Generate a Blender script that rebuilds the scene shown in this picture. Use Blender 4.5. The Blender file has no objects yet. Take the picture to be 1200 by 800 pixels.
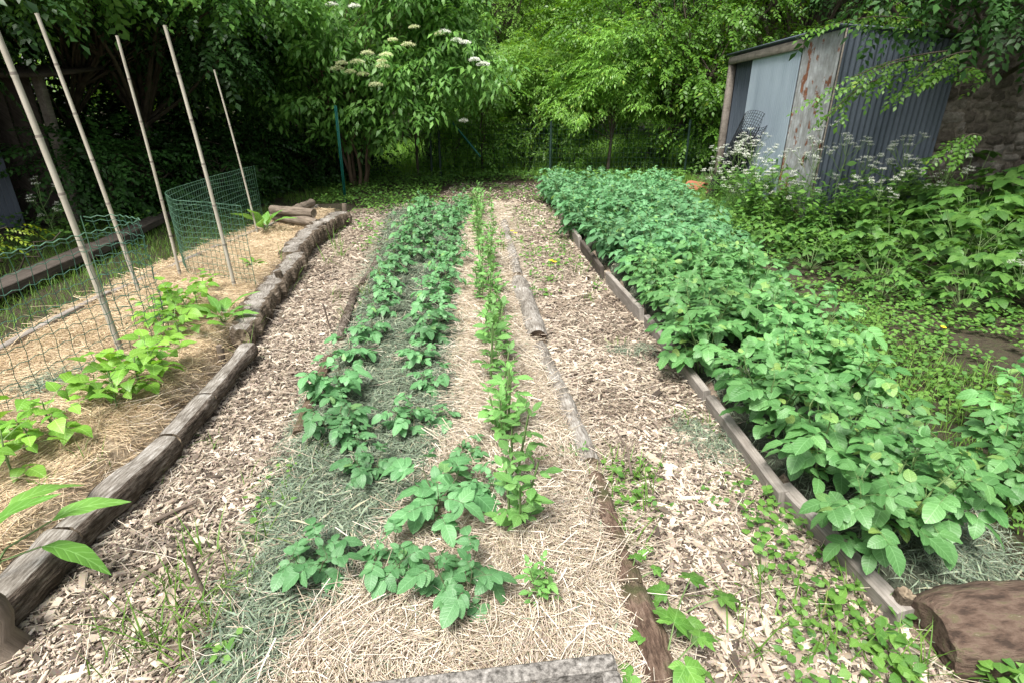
import bpy, math, random
import numpy as np
rng = np.random.default_rng(11); random.seed(11)
PI = math.pi
C = bpy.context.scene.collection
# ------------------------------------------------------------------ camera model
PITCH = math.radians(23.3); FPX = 650.0; CH = 1.6
cp, sp = math.cos(PITCH), math.sin(PITCH)
def ray(u, v):
    x = (u-600)/FPX; y = -(v-400)/FPX
    return np.array([x, cp+y*sp, -sp+y*cp])
def P(u, v, z=0.0):
    d = ray(u, v); t = (CH-z)/-d[2]
    return np.array([d[0]*t, d[1]*t, z])
def PY(u, v, Y):
    d = ray(u, v); t = Y/d[1]
    return np.array([d[0]*t, Y, CH+d[2]*t])
# ------------------------------------------------------------------ mesh builder
def nrm(a):
    a = np.asarray(a, float)
    return a/np.maximum(np.linalg.norm(a, axis=-1, keepdims=True), 1e-9)
class MB:
    def __init__(s): s.V=[]; s.U=[]; s.F={}; s.n=0
    def add(s, V, F, uv=None, mi=0):
        V = np.asarray(V, float).reshape(-1,3)
        if uv is None: uv = V[:, :2]
        s.V.append(V); s.U.append(np.asarray(uv, float).reshape(-1,2))
        for f in (F if isinstance(F, list) else [F]):
            f = np.asarray(f, int)
            if f.ndim == 1: f = f[None]
            s.F.setdefault((f.shape[1], mi), []).append(f+s.n)
        s.n += len(V)
    def tpl(s):
        return (np.concatenate(s.V), [(k[1], np.concatenate(v)) for k, v in s.F.items()], np.concatenate(s.U))
    def build(s, name, mats, parent=None, smooth=True, loc=None):
        me = bpy.data.meshes.new(name)
        V = np.concatenate(s.V); U = np.concatenate(s.U)
        idx=[]; st=[]; tot=[]; mi=[]; o=0
        for (k, m), fl in s.F.items():
            f = np.concatenate(fl); idx.append(f.ravel())
            st.append(o+np.arange(len(f))*k); tot.append(np.full(len(f), k)); mi.append(np.full(len(f), m)); o += f.size
        idx=np.concatenate(idx).astype(np.int32); st=np.concatenate(st).astype(np.int32)
        tot=np.concatenate(tot).astype(np.int32); mi=np.concatenate(mi).astype(np.int32)
        me.vertices.add(len(V)); me.vertices.foreach_set('co', V.astype(np.float32).ravel())
        me.loops.add(len(idx)); me.loops.foreach_set('vertex_index', idx)
        me.polygons.add(len(st)); me.polygons.foreach_set('loop_start', st); me.polygons.foreach_set('loop_total', tot)
        for m in (mats if isinstance(mats, (list, tuple)) else [mats]): me.materials.append(m)
        me.polygons.foreach_set('material_index', mi)
        me.polygons.foreach_set('use_smooth', np.full(len(st), smooth, dtype=bool))
        uvl = me.uv_layers.new(name='UVMap'); uvl.data.foreach_set('uv', U[idx].astype(np.float32).ravel())
        me.update(calc_edges=True); me.validate()
        o = bpy.data.objects.new(name, me); C.objects.link(o)
        if parent is not None: o.parent = parent
        if loc is not None: o.location = loc
        return o
def tag(o, label=None, cat=None, group=None, kind=None):
    if label: o['label']=label
    if cat: o['category']=cat
    if group: o['group']=group
    if kind: o['kind']=kind
    return o
def empty(name, loc, label, cat, group=None, rz=0, sc=1.0):
    o = bpy.data.objects.new(name, None); C.objects.link(o)
    o.empty_display_size=.05; o.location = tuple(loc); o.rotation_euler=(0,0,rz); o.scale=(sc,)*3
    return tag(o, label, cat, group)
def copy_tree(o, parent=None):
    c = o.copy(); C.objects.link(c)
    if parent is not None: c.parent = parent
    for ch in list(o.children): copy_tree(ch, c)
    return c
def frames(d, n):
    y = nrm(d); x = nrm(np.cross(y, n)); z = np.cross(x, y)
    return np.stack([x,y,z], axis=-1)
def scatter(mb, tpl, pos, R, s, mi=None):
    V, FL, U = tpl; N = len(pos); k = len(V)
    s = np.asarray(s, float)
    if s.ndim == 0: s = np.full(N, float(s))
    s = s[:, None, None] if s.ndim == 1 else s[:, None, :]
    W = np.einsum('nij,nkj->nki', R, V[None]*s) + np.asarray(pos)[:, None, :]
    fl = {}
    base = (np.arange(N)*k)[:, None, None]
    o = mb.n
    mb.V.append(W.reshape(-1,3)); mb.U.append(np.tile(U, (N,1)))
    for m, f in FL:
        mm = m if mi is None else mi
        mb.F.setdefault((f.shape[1], mm), []).append((f[None]+base).reshape(-1, f.shape[1])+o)
    mb.n += N*k
def scatter_multi(mb, tpls, pos, R, s, mi=None):
    w = rng.integers(0, len(tpls), len(pos)); s = np.asarray(s, float)
    if s.ndim == 0: s = np.full(len(pos), float(s))
    for i, t in enumerate(tpls):
        q = w == i
        if q.any(): scatter(mb, t, np.asarray(pos)[q], R[q], s[q], mi)
def tube(mb, pts, r, sides=6, mi=0, cap=True, capmi=None, rough=0.0, seed=0):
    pts = np.asarray(pts, float); n = len(pts)
    r = np.full(n, float(r)) if np.ndim(r)==0 else np.asarray(r, float)
    t = np.gradient(pts, axis=0); t = nrm(t)
    ref = np.array([0,0,1.]) if abs(t[0][2])<.9 else np.array([1.,0,0])
    a = nrm(np.cross(t, ref)); b = np.cross(a, t)
    ang = np.arange(sides+1)/sides*2*PI
    rr = np.ones((n, sides+1))
    if rough:
        g = np.random.default_rng(seed)
        k = 1+rough*g.standard_normal((n, sides))
        k = (k+np.roll(k,1,1)*.6)/1.6; rr = np.concatenate([k, k[:, :1]], 1)
    V = pts[:,None]+ (a[:,None]*np.cos(ang)[None,:,None]+b[:,None]*np.sin(ang)[None,:,None])*(r[:,None]*rr)[:,:,None]
    L = np.concatenate([[0], np.cumsum(np.linalg.norm(np.diff(pts,axis=0),axis=1))])
    uv = np.stack([np.broadcast_to(ang[None]*r.mean(), (n,sides+1)), np.broadcast_to(L[:,None], (n,sides+1))], -1)
    i = np.arange(n-1)[:,None]*(sides+1); j = np.arange(sides)[None]
    F = np.stack([i+j, i+j+1, i+j+sides+2, i+j+sides+1], -1).reshape(-1,4)
    mb.add(V.reshape(-1,3), F, uv.reshape(-1,2), mi)
    if cap:
        cm = mi if capmi is None else capmi
        for e in (0, n-1):
            ring = V[e][:sides]; c = ring.mean(0)
            W = np.concatenate([ring, c[None]]); q = np.arange(sides)
            f = np.stack([q, (q+1)%sides, np.full(sides, sides)], -1)
            if e == 0: f = f[:, ::-1]
            mb.add(W, f, np.concatenate([np.stack([np.cos(ang[:sides]), np.sin(ang[:sides])],-1)*r[e], [[0,0]]]), cm)
def box(mb, c, size, R=None, mi=0, bev=0.0):
    sx, sy, sz = np.asarray(size)/2
    if bev:
        b = min(bev, sx*.9, sy*.9, sz*.9)
        V=[]; 
        for zz, e in ((-sz,b),(-sz+b,0),(sz-b,0),(sz,b)):
            X, Y = sx-e, sy-e
            V += [(-X+b*(e==0),-Y,zz),(X-b*(e==0),-Y,zz),(X,-Y+b*(e==0),zz),(X,Y-b*(e==0),zz),(X-b*(e==0),Y,zz),(-X+b*(e==0),Y,zz),(-X,Y-b*(e==0),zz),(-X,-Y+b*(e==0),zz)]
        V = np.array(V); F=[]
        for l in range(3):
            for j in range(8): F.append((l*8+j, l*8+(j+1)%8, l*8+8+(j+1)%8, l*8+8+j))
        FL=[np.array(F), np.array([[24+j for j in range(8)]]), np.array([[7-j for j in range(8)]])]
        uv = np.stack([V[:,0]+V[:,2], V[:,1]+V[:,2]*.5], -1)
    else:
        V = np.array([(x,y,z) for z in (-sz,sz) for x,y in ((-sx,-sy),(sx,-sy),(sx,sy),(-sx,sy))])
        FL = [np.array([(3,2,1,0),(4,5,6,7),(0,1,5,4),(1,2,6,5),(2,3,7,6),(3,0,4,7)])]
        uv = np.stack([V[:,0]+V[:,2], V[:,1]+V[:,2]*.5], -1)
    if R is not None: V = V @ np.asarray(R).T
    mb.add(V+np.asarray(c), FL, uv, mi)
def beam(mb, a, b, w, h, mi=0, bev=.004, up=(0,0,1)):
    a=np.asarray(a,float); b=np.asarray(b,float)
    R = frames((b-a)[None], np.asarray(up,float)[None])[0]
    box(mb, (a+b)/2, (w, np.linalg.norm(b-a), h), R, mi, bev)
# ------------------------------------------------------------------ leaves
def leaf(n=2, w=.5, belly=.42, fold=.25, droop=.2, wave=0.0, across=1, pet=0.0, tip=1.0):
    """unit-length leaf along +y, normal +z"""
    t = np.linspace(0,1,n+1)
    p = math.log(.5)/math.log(belly)
    hw = w/2*np.sin(PI*t**p)**tip; hw[0]=hw[-1]=0
    V=[]; U=[]; rows=[]
    for i in range(n+1):
        cz = -droop*t[i]**2 + .03*math.sin(t[i]*3)
        if i in (0,n):
            rows.append([len(V)]); V.append((0,pet+t[i],cz)); U.append((.5,t[i])); continue
        row=[]
        for j in range(-across, across+1):
            a=j/across; x=hw[i]*a
            z=cz+fold*abs(x)-fold*.9*abs(x)**2/max(w,.01)*2*.5+wave*math.sin(t[i]*17+a*2.5)*abs(a)
            row.append(len(V)); V.append((x,pet+t[i]-.06*abs(a)*w*(1-t[i]),z)); U.append((.5+.5*a*hw[i]/(w/2),t[i]))
        rows.append(row)
    F3=[];F4=[]
    for i in range(n):
        A,B=rows[i],rows[i+1]
        if len(A)==1:
            for j in range(len(B)-1): F3.append((A[0],B[j+1],B[j]))
        elif len(B)==1:
            for j in range(len(A)-1): F3.append((A[j],A[j+1],B[0]))
        else:
            for j in range(len(A)-1): F4.append((A[j],A[j+1],B[j+1],B[j]))
    FL=[(0,np.array(F3))]
    if F4: FL.append((0,np.array(F4)))
    return np.array(V),FL,np.array(U)
def rotz(a): c,s=math.cos(a),math.sin(a); return np.array([[c,-s,0],[s,c,0],[0,0,1]])
def rnd_dirs(n):
    return nrm(rng.standard_normal((n,3)))
L2 = leaf(2,.55)
L2n = leaf(2,.34,droop=.3)
POT = [leaf(7,.68,.42,.16,.2,.02,2,tip=.66), leaf(7,.64,.45,.24,.32,.025,2,tip=.66), leaf(7,.72,.42,.1,.12,.03,2,tip=.66)]
POTS = [leaf(5,.7,.42,.16,.22,tip=.7), leaf(5,.64,.45,.24,.32,tip=.7)]
OVAL = [leaf(5,.55,.5,.2,.15,.01,2), leaf(5,.5,.48,.3,.3,.02,2)]
HEART = [leaf(6,.86,.34,.25,.4,.02,2), leaf(6,.78,.36,.15,.3,.03,2)]
DOCK = [leaf(9,.36,.5,.3,.55,.02,2), leaf(9,.4,.48,.2,.4,.03,2)]
# ------------------------------------------------------------------ materials
def mk(name):
    m = bpy.data.materials.new(name); m.use_nodes=True
    nt = m.node_tree; b = nt.nodes['Principled BSDF']; return m, nt, b
def nd(nt, t, **kw):
    n = nt.nodes.new(t)
    for k,v in kw.items():
        if hasattr(n,k) and not k[0].isupper(): setattr(n,k,v)
        else: n.inputs[k].default_value=v
    return n
def ramp(nt, stops):
    r = nt.nodes.new('ShaderNodeValToRGB'); e = r.color_ramp.elements
    while len(e)<len(stops): e.new(.5)
    for x,(p,c) in zip(e, stops): x.position=p; x.color=(*c,1)
    return r
def noise(nt, vec, scale, detail=4, rough=.6):
    n = nd(nt,'ShaderNodeTexNoise', Scale=scale, Detail=detail, Roughness=rough)
    if vec is not None: nt.links.new(vec, n.inputs['Vector'])
    return n
def bump(nt, b, h, strength=.5, dist=.01):
    n = nd(nt,'ShaderNodeBump', Strength=strength, Distance=dist)
    nt.links.new(h, n.inputs['Height']); nt.links.new(n.outputs[0], b.inputs['Normal'])
def mixc(nt, f, a, b, mode='MIX'):
    m = nt.nodes.new('ShaderNodeMix'); m.data_type='RGBA'; m.blend_type=mode
    for k,v in ((0,f),(6,a),(7,b)):
        if hasattr(v,'node'): nt.links.new(v, m.inputs[k])
        elif k==0: m.inputs[0].default_value=v
        else: m.inputs[k].default_value=(*v,1)
    return m.outputs[2]
def mat_leaf(name, c1, c2, trans=.3, rough=.42, vein=0.0, spec=.35, c3=None, obj=.25):
    m,nt,b = mk(name); L=nt.links
    g = nt.nodes.new('ShaderNodeNewGeometry')
    st=[(0,c1),(.75 if not c3 else .95,c2)]
    if c3: st.append((1,c3))
    r = ramp(nt, st); L.new(g.outputs['Random Per Island'], r.inputs[0])
    col = r.outputs[0]
    oi = nt.nodes.new('ShaderNodeObjectInfo')
    mr = nd(nt,'ShaderNodeMapRange'); mr.inputs[3].default_value=1-obj; mr.inputs[4].default_value=1+obj
    L.new(oi.outputs['Random'], mr.inputs[0])
    hs = nd(nt,'ShaderNodeHueSaturation'); L.new(mr.outputs[0], hs.inputs['Value']); L.new(col, hs.inputs['Color']); col=hs.outputs[0]
    if vein:
        tc = nt.nodes.new('ShaderNodeTexCoord'); sx = nt.nodes.new('ShaderNodeSeparateXYZ'); L.new(tc.outputs['UV'], sx.inputs[0])
        def mth(op,a,bv=None):
            q=nt.nodes.new('ShaderNodeMath'); q.operation=op
            for i,vv in enumerate((a,bv)):
                if vv is None: continue
                if hasattr(vv,'node'): L.new(vv,q.inputs[i])
                else: q.inputs[i].default_value=vv
            return q.outputs[0]
        ax = mth('ABSOLUTE', mth('SUBTRACT', sx.outputs[0], .5))
        s = mth('SINE', mth('MULTIPLY', mth('SUBTRACT', sx.outputs[1], mth('MULTIPLY', ax, .55)), 40.0))
        side = mth('POWER', mth('MULTIPLY', mth('ADD', s, 1.0), .5), 10.0)
        mid = mth('LESS_THAN', ax, .022)
        vv = mth('MAXIMUM', mth('MULTIPLY', side, .55), mid)
        f = mth('MULTIPLY', vv, vein)
        br = nd(nt,'ShaderNodeHueSaturation', Value=1.9, Saturation=.85); L.new(col, br.inputs['Color'])
        col = mixc(nt, f, col, br.outputs[0])
        nz = noise(nt, tc.outputs['UV'], 9, 3)
        h = mth('SUBTRACT', mth('MULTIPLY', nz.outputs[0], .6), vv)
        bump(nt, b, h, .35, .004)
    L.new(col, b.inputs['Base Color']); b.inputs['Roughness'].default_value=rough
    b.inputs['Specular IOR Level'].default_value=spec
    t = nt.nodes.new('ShaderNodeBsdfTranslucent')
    h2 = nd(nt,'ShaderNodeHueSaturation', Hue=.485, Saturation=1.1, Value=1.5); L.new(col, h2.inputs['Color']); L.new(h2.outputs[0], t.inputs['Color'])
    mx = nt.nodes.new('ShaderNodeMixShader'); mx.inputs[0].default_value=trans
    L.new(b.outputs[0], mx.inputs[1]); L.new(t.outputs[0], mx.inputs[2])
    L.new(mx.outputs[0], nt.nodes['Material Output'].inputs[0])
    return m
def mat_island(name, stops, rough=.85, spec=.2, bumpy=0.0):
    m,nt,b = mk(name)
    g = nt.nodes.new('ShaderNodeNewGeometry'); r = ramp(nt, stops)
    nt.links.new(g.outputs['Random Per Island'], r.inputs[0])
    tc = nt.nodes.new('ShaderNodeTexCoord'); n = noise(nt, tc.outputs['Object'], 160, 2)
    col = mixc(nt, .45, r.outputs[0], n.outputs[1], 'SOFT_LIGHT')
    n2 = noise(nt, tc.outputs['Object'], 1.7, 4); r2 = ramp(nt, [(.36,(.62,.6,.58)),(.6,(1,1,1))]); nt.links.new(n2.outputs[0], r2.inputs[0])
    if name=='wood_chip': col = mixc(nt, 1.0, col, r2.outputs[0], 'MULTIPLY')
    nt.links.new(col, b.inputs['Base Color'])
    b.inputs['Roughness'].default_value=rough; b.inputs['Specular IOR Level'].default_value=spec
    return m
def mat_wood(name, stops, su=40, sv=4, rough=.85, bmp=.6, dist=.01, moss=None, coord='UV'):
    m,nt,b = mk(name); L=nt.links
    tc = nt.nodes.new('ShaderNodeTexCoord'); mp = nt.nodes.new('ShaderNodeMapping')
    mp.inputs['Scale'].default_value=(su,sv,su); L.new(tc.outputs[coord], mp.inputs[0])
    n1 = noise(nt, mp.outputs[0], 1.0, 6, .65); n2 = noise(nt, tc.outputs['Object'], 7, 4)
    r = ramp(nt, stops)
    ad = nt.nodes.new('ShaderNodeMix'); ad.inputs[0].default_value=.4; L.new(n1.outputs[0], ad.inputs[2]); L.new(n2.outputs[0], ad.inputs[3])
    L.new(ad.outputs[0], r.inputs[0]); col=r.outputs[0]
    if moss:
        n3 = noise(nt, tc.outputs['Object'], 5, 5); r3 = ramp(nt, [(.52,(0,0,0)),(.66,(1,1,1))]); L.new(n3.outputs[0], r3.inputs[0])
        col = mixc(nt, r3.outputs[0], col, moss)
    L.new(col, b.inputs['Base Color']); b.inputs['Roughness'].default_value=rough
    b.inputs['Specular IOR Level'].default_value=.2
    bump(nt, b, n1.outputs[0], bmp, dist)
    return m
def mat_noise(name, stops, scale=8, detail=6, rough=.9, bmp=.4, dist=.01, metallic=0.0, coord='Object', stretch=(1,1,1), spec=.3):
    m,nt,b = mk(name); L=nt.links
    tc = nt.nodes.new('ShaderNodeTexCoord'); mp = nt.nodes.new('ShaderNodeMapping'); mp.inputs['Scale'].default_value=stretch
    L.new(tc.outputs[coord], mp.inputs[0])
    n = noise(nt, mp.outputs[0], scale, detail, .65); r = ramp(nt, stops); L.new(n.outputs[0], r.inputs[0])
    L.new(r.outputs[0], b.inputs['Base Color']); b.inputs['Roughness'].default_value=rough; b.inputs['Metallic'].default_value=metallic
    b.inputs['Specular IOR Level'].default_value=spec
    if bmp: bump(nt, b, n.outputs[0], bmp, dist)
    return m
M={}
M['potato']=mat_leaf('potato_leaf',(.072,.2,.075),(.13,.3,.13),.26,.42,.5,.42,(.17,.31,.07))
M['potato_near']=mat_leaf('near_potato_leaf',(.072,.2,.055),(.132,.305,.095),.26,.42,.5,.42,(.25,.36,.08))
M['potato_young']=mat_leaf('young_potato_leaf',(.07,.195,.068),(.13,.295,.12),.26,.42,.5,.42,(.18,.32,.07))
M['fava']=mat_leaf('broad_bean_leaf',(.10,.24,.06),(.16,.34,.09),.28,.45,.35)
M['bean']=mat_leaf('runner_bean_leaf',(.1,.25,.03),(.19,.37,.05),.3,.42,.5)
M['dock']=mat_leaf('dock_leaf',(.075,.19,.03),(.125,.27,.05),.26,.42,.55)
M['weed']=mat_leaf('weed_leaf',(.06,.16,.03),(.125,.26,.045),.3,.45,.3)
M['under']=mat_leaf('undergrowth_leaf',(.045,.125,.025),(.095,.21,.04),.3,.45,.25)  # leaf colour lowered to carry the shade by the wall
M['lawn']=mat_leaf('grass_blade',(.08,.18,.03),(.16,.29,.05),.3,.5,0,.25,(.26,.26,.1))
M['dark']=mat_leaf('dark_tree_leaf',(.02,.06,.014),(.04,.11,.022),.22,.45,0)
M['mid']=mat_leaf('hornbeam_leaf',(.08,.2,.026),(.14,.3,.04),.34,.42,0,.35,(.25,.36,.045))
M['bright']=mat_leaf('bright_shrub_leaf',(.13,.29,.045),(.22,.42,.07),.36,.42,0,.35,(.34,.44,.07))
M['elder']=mat_leaf('elder_leaf',(.07,.18,.035),(.14,.29,.06),.3,.42,0)
M['far']=mat_leaf('far_tree_leaf',(.12,.25,.04),(.2,.37,.065),.34,.5,0)
M['yellow']=mat_leaf('yellow_shrub_leaf',(.18,.28,.025),(.3,.4,.04),.35,.45,0)
M['stem']=mat_noise('green_stem',[(.3,(.09,.16,.05)),(.7,(.15,.22,.08))],30,rough=.6,bmp=0)
M['stem_purple']=mat_noise('purple_stem',[(.3,(.07,.06,.045)),(.7,(.12,.15,.07))],30,rough=.6,bmp=0)
M['white']=mat_leaf('white_petal',(.7,.72,.62),(.85,.86,.8),.2,.6,0,.2,None,.03)
M['cream']=mat_leaf('cream_petal',(.4,.45,.2),(.68,.7,.45),.2,.6,0,.2,None,.03)
M['yellow_petal']=mat_leaf('yellow_petal',(.8,.5,.02),(.85,.6,.04),.2,.6,0,.2,None,.03)
M['bark']=mat_wood('tree_bark',[(.35,(.035,.028,.02)),(.65,(.12,.1,.075))],30,5)
M['bark_red']=mat_wood('reddish_bark',[(.35,(.07,.045,.03)),(.65,(.18,.13,.09))],40,6)
M['straw']=mat_island('straw',[(0,(.25,.2,.145)),(.35,(.45,.375,.28)),(.75,(.61,.53,.425)),(1,(.78,.71,.61))],.7,.35)
M['straw_tan']=mat_island('tan_straw',[(0,(.3,.22,.13)),(.4,(.52,.4,.25)),(1,(.74,.61,.42))],.75,.3)
M['clip']=mat_island('dried_clippings',[(0,(.07,.095,.062)),(.5,(.155,.2,.138)),(.92,(.24,.285,.2)),(1,(.38,.35,.24))],.85,.2)
M['chip']=mat_island('wood_chip',[(0,(.055,.043,.034)),(.2,(.18,.145,.112)),(.55,(.385,.32,.25)),(.88,(.54,.465,.375)),(1,(.72,.64,.52))],.85,.25)
M['soil']=mat_noise('soil',[(.3,(.035,.024,.017)),(.7,(.1,.072,.05))],14,8,.95,.8,.03)
M['ground']=mat_noise('ground_earth',[(.3,(.03,.024,.015)),(.5,(.06,.047,.03)),(.62,(.055,.065,.026)),(.75,(.1,.08,.055))],22,10,.95,1,.05)
M['pathbase']=mat_noise('chip_bed',[(.3,(.12,.09,.07)),(.5,(.26,.2,.15)),(.7,(.4,.31,.24))],60,6,.95,1,.02)
M['strawbase']=mat_noise('straw_bed',[(.3,(.26,.2,.13)),(.7,(.54,.44,.31))],40,6,.9,1,.02)
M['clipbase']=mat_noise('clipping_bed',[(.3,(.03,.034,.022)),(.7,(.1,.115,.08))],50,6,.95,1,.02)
M['log']=mat_wood('weathered_log',[(.36,(.018,.013,.01)),(.48,(.07,.053,.04)),(.58,(.17,.142,.115)),(.72,(.36,.33,.295))],85,16,.9,1,.03)
M['logend']=mat_noise('log_end',[(.3,(.1,.075,.05)),(.7,(.3,.24,.17))],25,6,.9,.6,.01)
M['kerflog']=mat_wood('kerf_log',[(.34,(.025,.018,.013)),(.48,(.1,.077,.055)),(.6,(.24,.195,.15)),(.75,(.36,.31,.26))],70,30,.95,1,.025)
M['rotlog']=mat_wood('rotten_log',[(.34,(.025,.017,.012)),(.47,(.12,.078,.056)),(.58,(.22,.155,.115)),(.7,(.36,.3,.25))],80,18,.9,1,.03,moss=(.085,.085,.04))
M['board']=mat_wood('grey_board',[(.3,(.12,.1,.085)),(.5,(.24,.215,.19)),(.72,(.38,.35,.32))],110,5,.85,.8,.006)
M['darkboard']=mat_wood('dark_board',[(.3,(.03,.025,.02)),(.7,(.12,.1,.085))],40,2.5,.9,.7,.008)
M['firewood']=mat_wood('firewood',[(.3,(.06,.045,.035)),(.7,(.28,.23,.18))],30,3,.9,1,.015)
M['cane']=mat_wood('bamboo_cane',[(.3,(.26,.235,.185)),(.6,(.43,.4,.335)),(.8,(.56,.53,.46))],30,2,.5,.1,.002)
M['twig']=mat_wood('twig_bark',[(.3,(.08,.06,.045)),(.7,(.2,.16,.13))],60,8)
M['wire']=mat_noise('green_wire',[(.4,(.055,.125,.08)),(.6,(.09,.175,.12))],9,2,.45,0)
M['wire_dark']=mat_noise('dark_green_wire',[(.4,(.03,.085,.06)),(.6,(.055,.13,.095))],9,2,.45,0)
M['wire_pale']=mat_noise('pale_wire',[(.4,(.45,.5,.45)),(.6,(.6,.62,.6))],9,2,.4,0)
M['greenpost']=mat_noise('green_post_paint',[(.4,(.008,.10,.085)),(.6,(.012,.14,.11))],9,2,.4,0)
M['darkpost']=mat_noise('dark_post_paint',[(.4,(.015,.035,.028)),(.6,(.025,.05,.04))],9,2,.5,0)
M['blackwire']=mat_noise('black_wire',[(.4,(.02,.022,.026)),(.6,(.04,.043,.05))],9,2,.5,0)
M['concrete']=mat_noise('concrete',[(.36,(.05,.046,.04)),(.47,(.14,.13,.118)),(.57,(.24,.225,.205)),(.7,(.36,.34,.315))],60,10,.95,1,.006)
M['terracotta']=mat_noise('terracotta',[(.3,(.2,.07,.04)),(.7,(.34,.14,.08))],12,5,.85,.3,.004)
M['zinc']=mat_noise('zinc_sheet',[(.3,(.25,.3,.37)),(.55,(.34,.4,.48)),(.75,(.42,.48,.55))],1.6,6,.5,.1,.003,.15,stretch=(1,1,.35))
M['zinc_shaded']=mat_noise('shaded_zinc',[(.3,(.05,.065,.085)),(.7,(.1,.12,.15))],1.8,6,.55,.1,.003,.15,stretch=(1,1,.35))  # zinc with the shade of the shed's front-facing side put into its colour
M['frame']=mat_wood('shed_timber',[(.3,(.1,.085,.07)),(.7,(.3,.265,.23))],30,3,.9,.6,.006,coord='Object')
M['yellowbit']=M['yellow_petal']
def mat_rust():
    m,nt,b=mk('rusty_sheet'); L=nt.links
    tc=nt.nodes.new('ShaderNodeTexCoord'); mp=nt.nodes.new('ShaderNodeMapping'); mp.inputs['Scale'].default_value=(1,1,.75); L.new(tc.outputs['Object'],mp.inputs[0])
    n=noise(nt,mp.outputs[0],4.2,8,.62); r=ramp(nt,[(.56,(0,0,0)),(.6,(1,1,1))]); L.new(n.outputs[0],r.inputs[0])
    n2=noise(nt,mp.outputs[0],9,6); r2=ramp(nt,[(.3,(.17,.17,.165)),(.55,(.27,.28,.285)),(.75,(.4,.42,.44))]); L.new(n2.outputs[0],r2.inputs[0])
    n3=noise(nt,tc.outputs['Object'],20,5); r3=ramp(nt,[(.3,(.08,.03,.015)),(.7,(.22,.085,.04))]); L.new(n3.outputs[0],r3.inputs[0])
    L.new(mixc(nt,r.outputs[0],r2.outputs[0],r3.outputs[0]),b.inputs['Base Color']); b.inputs['Roughness'].default_value=.75
    return m
M['rust']=mat_rust()
def mat_stone():
    m,nt,b=mk('rubble_stone'); L=nt.links
    tc=nt.nodes.new('ShaderNodeTexCoord'); g=nt.nodes.new('ShaderNodeNewGeometry')
    ri=ramp(nt,[(0,(.09,.075,.058)),(.5,(.16,.14,.112)),(1,(.25,.23,.2))]); L.new(g.outputs['Random Per Island'],ri.inputs[0])
    n=noise(nt,tc.outputs['Object'],18,10,.7); r=ramp(nt,[(.35,(.4,.38,.35)),(.65,(1.0,1.0,1.0))]); L.new(n.outputs[0],r.inputs[0])
    L.new(mixc(nt,1.0,ri.outputs[0],r.outputs[0],'MULTIPLY'),b.inputs['Base Color']); b.inputs['Roughness'].default_value=.95
    bump(nt,b,n.outputs[0],1,.03)
    return m
M['stone']=mat_stone()
M['mortar']=mat_noise('lime_mortar',[(.35,(.08,.068,.052)),(.65,(.2,.175,.14))],14,8,.95,1,.03)
M['logtop']=mat_wood('grey_log_top',[(.36,(.06,.05,.04)),(.5,(.2,.18,.155)),(.68,(.44,.42,.39))],90,14,.9,.8,.015)
M['trunk_wood']=mat_noise('decayed_trunk',[(.36,(.045,.03,.022)),(.47,(.1,.066,.048)),(.55,(.14,.098,.073)),(.63,(.11,.095,.052)),(.7,(.25,.2,.16))],30,12,.95,1,.03,stretch=(.35,1,1))
# ------------------------------------------------------------------ layout lines (x as a function of y)
def line(pts):
    a=np.array(pts); o=np.argsort(a[:,1]); return lambda y: np.interp(y, a[o,1], a[o,0])
XL=line([(-1.70,.6),(-1.72,1.37),(-1.79,1.68),(-1.78,2.47),(-1.88,3.35),(-2.42,6.16),(-2.58,8.45),(-2.6,9.2)])
XPL=line([(-.88,.6),(-.91,1.15),(-.96,1.37),(-1.05,1.88),(-1.15,2.56),(-1.24,3.72),(-1.5,5.4),(-1.66,6.57),(-1.95,8.6),(-1.95,9.8)])
XR2=line([(.52,.6),(.49,1.12),(.44,1.55),(.38,2.32),(.16,3.88),(.06,6),(-.04,9.6)])
XB=line([(1.42,.8),(1.32,1.32),(1.21,1.99),(1.16,2.89),(1.09,4.15),(.9,6.36),(.71,8.45),(.6,10.6)])
XRR=line([(1.5,.8),(1.62,1.3),(1.84,2.0),(1.98,3.0),(2.2,4.9),(2.7,9.2),(2.75,11)])
XPK=line([(-3.3,.8),(-3.43,3.35),(-3.56,4.67),(-3.49,6.16),(-3.31,8.0),(-3.2,9.2)])
XPEA=line([tuple(P(*q)[:2]) for q in ((560,245),(565,340),(580,440),(595,560),(610,640),(635,710))])
def sst(x): x=np.clip(x,0,1); return x*x*(3-2*x)
def vnoise(x,y,s,seed=0):
    x=np.asarray(x,float)*s; y=np.asarray(y,float)*s
    xi=np.floor(x).astype(int); yi=np.floor(y).astype(int); fx=sst(x-xi); fy=sst(y-yi)
    def h(i,j):
        n=(i*374761393+j*668265263+seed*1442695041)&0x7fffffff
        n=((n^(n>>13))*1274126177)&0x7fffffff
        return ((n^(n>>16))&0xffff)/65535.0
    return (h(xi,yi)*(1-fx)+h(xi+1,yi)*fx)*(1-fy)+(h(xi,yi+1)*(1-fx)+h(xi+1,yi+1)*fx)*fy
def zf(x,y):
    x=np.asarray(x,float); y=np.asarray(y,float)
    z=.018*(vnoise(x,y,5,1)-.5)+.03*(vnoise(x,y,1.6,2)-.5)
    iny=sst((y-.9)/.2)*sst((9.6-y)/.5)
    z=z+.12*sst((XL(y)-.02-x)/.1)*sst((x-XPK(y)+.02)/.06)*iny
    z=z+.055*sst((x-XPL(y))/.15)*sst((XR2(y)-x)/.1)*iny
    z=z+.05*np.exp(-((x-XPEA(y))/.16)**2)*iny*(y>1)
    z=z+.09*sst((x-XB(y)-.0)/.08)*sst((XRR(y)+.2-x)/.4)*sst((y-1.2)/.2)*sst((10.8-y)/.5)
    z=z+.12*sst((x-3.0)/2.0)*sst((y-2)/2)
    return z
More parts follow.
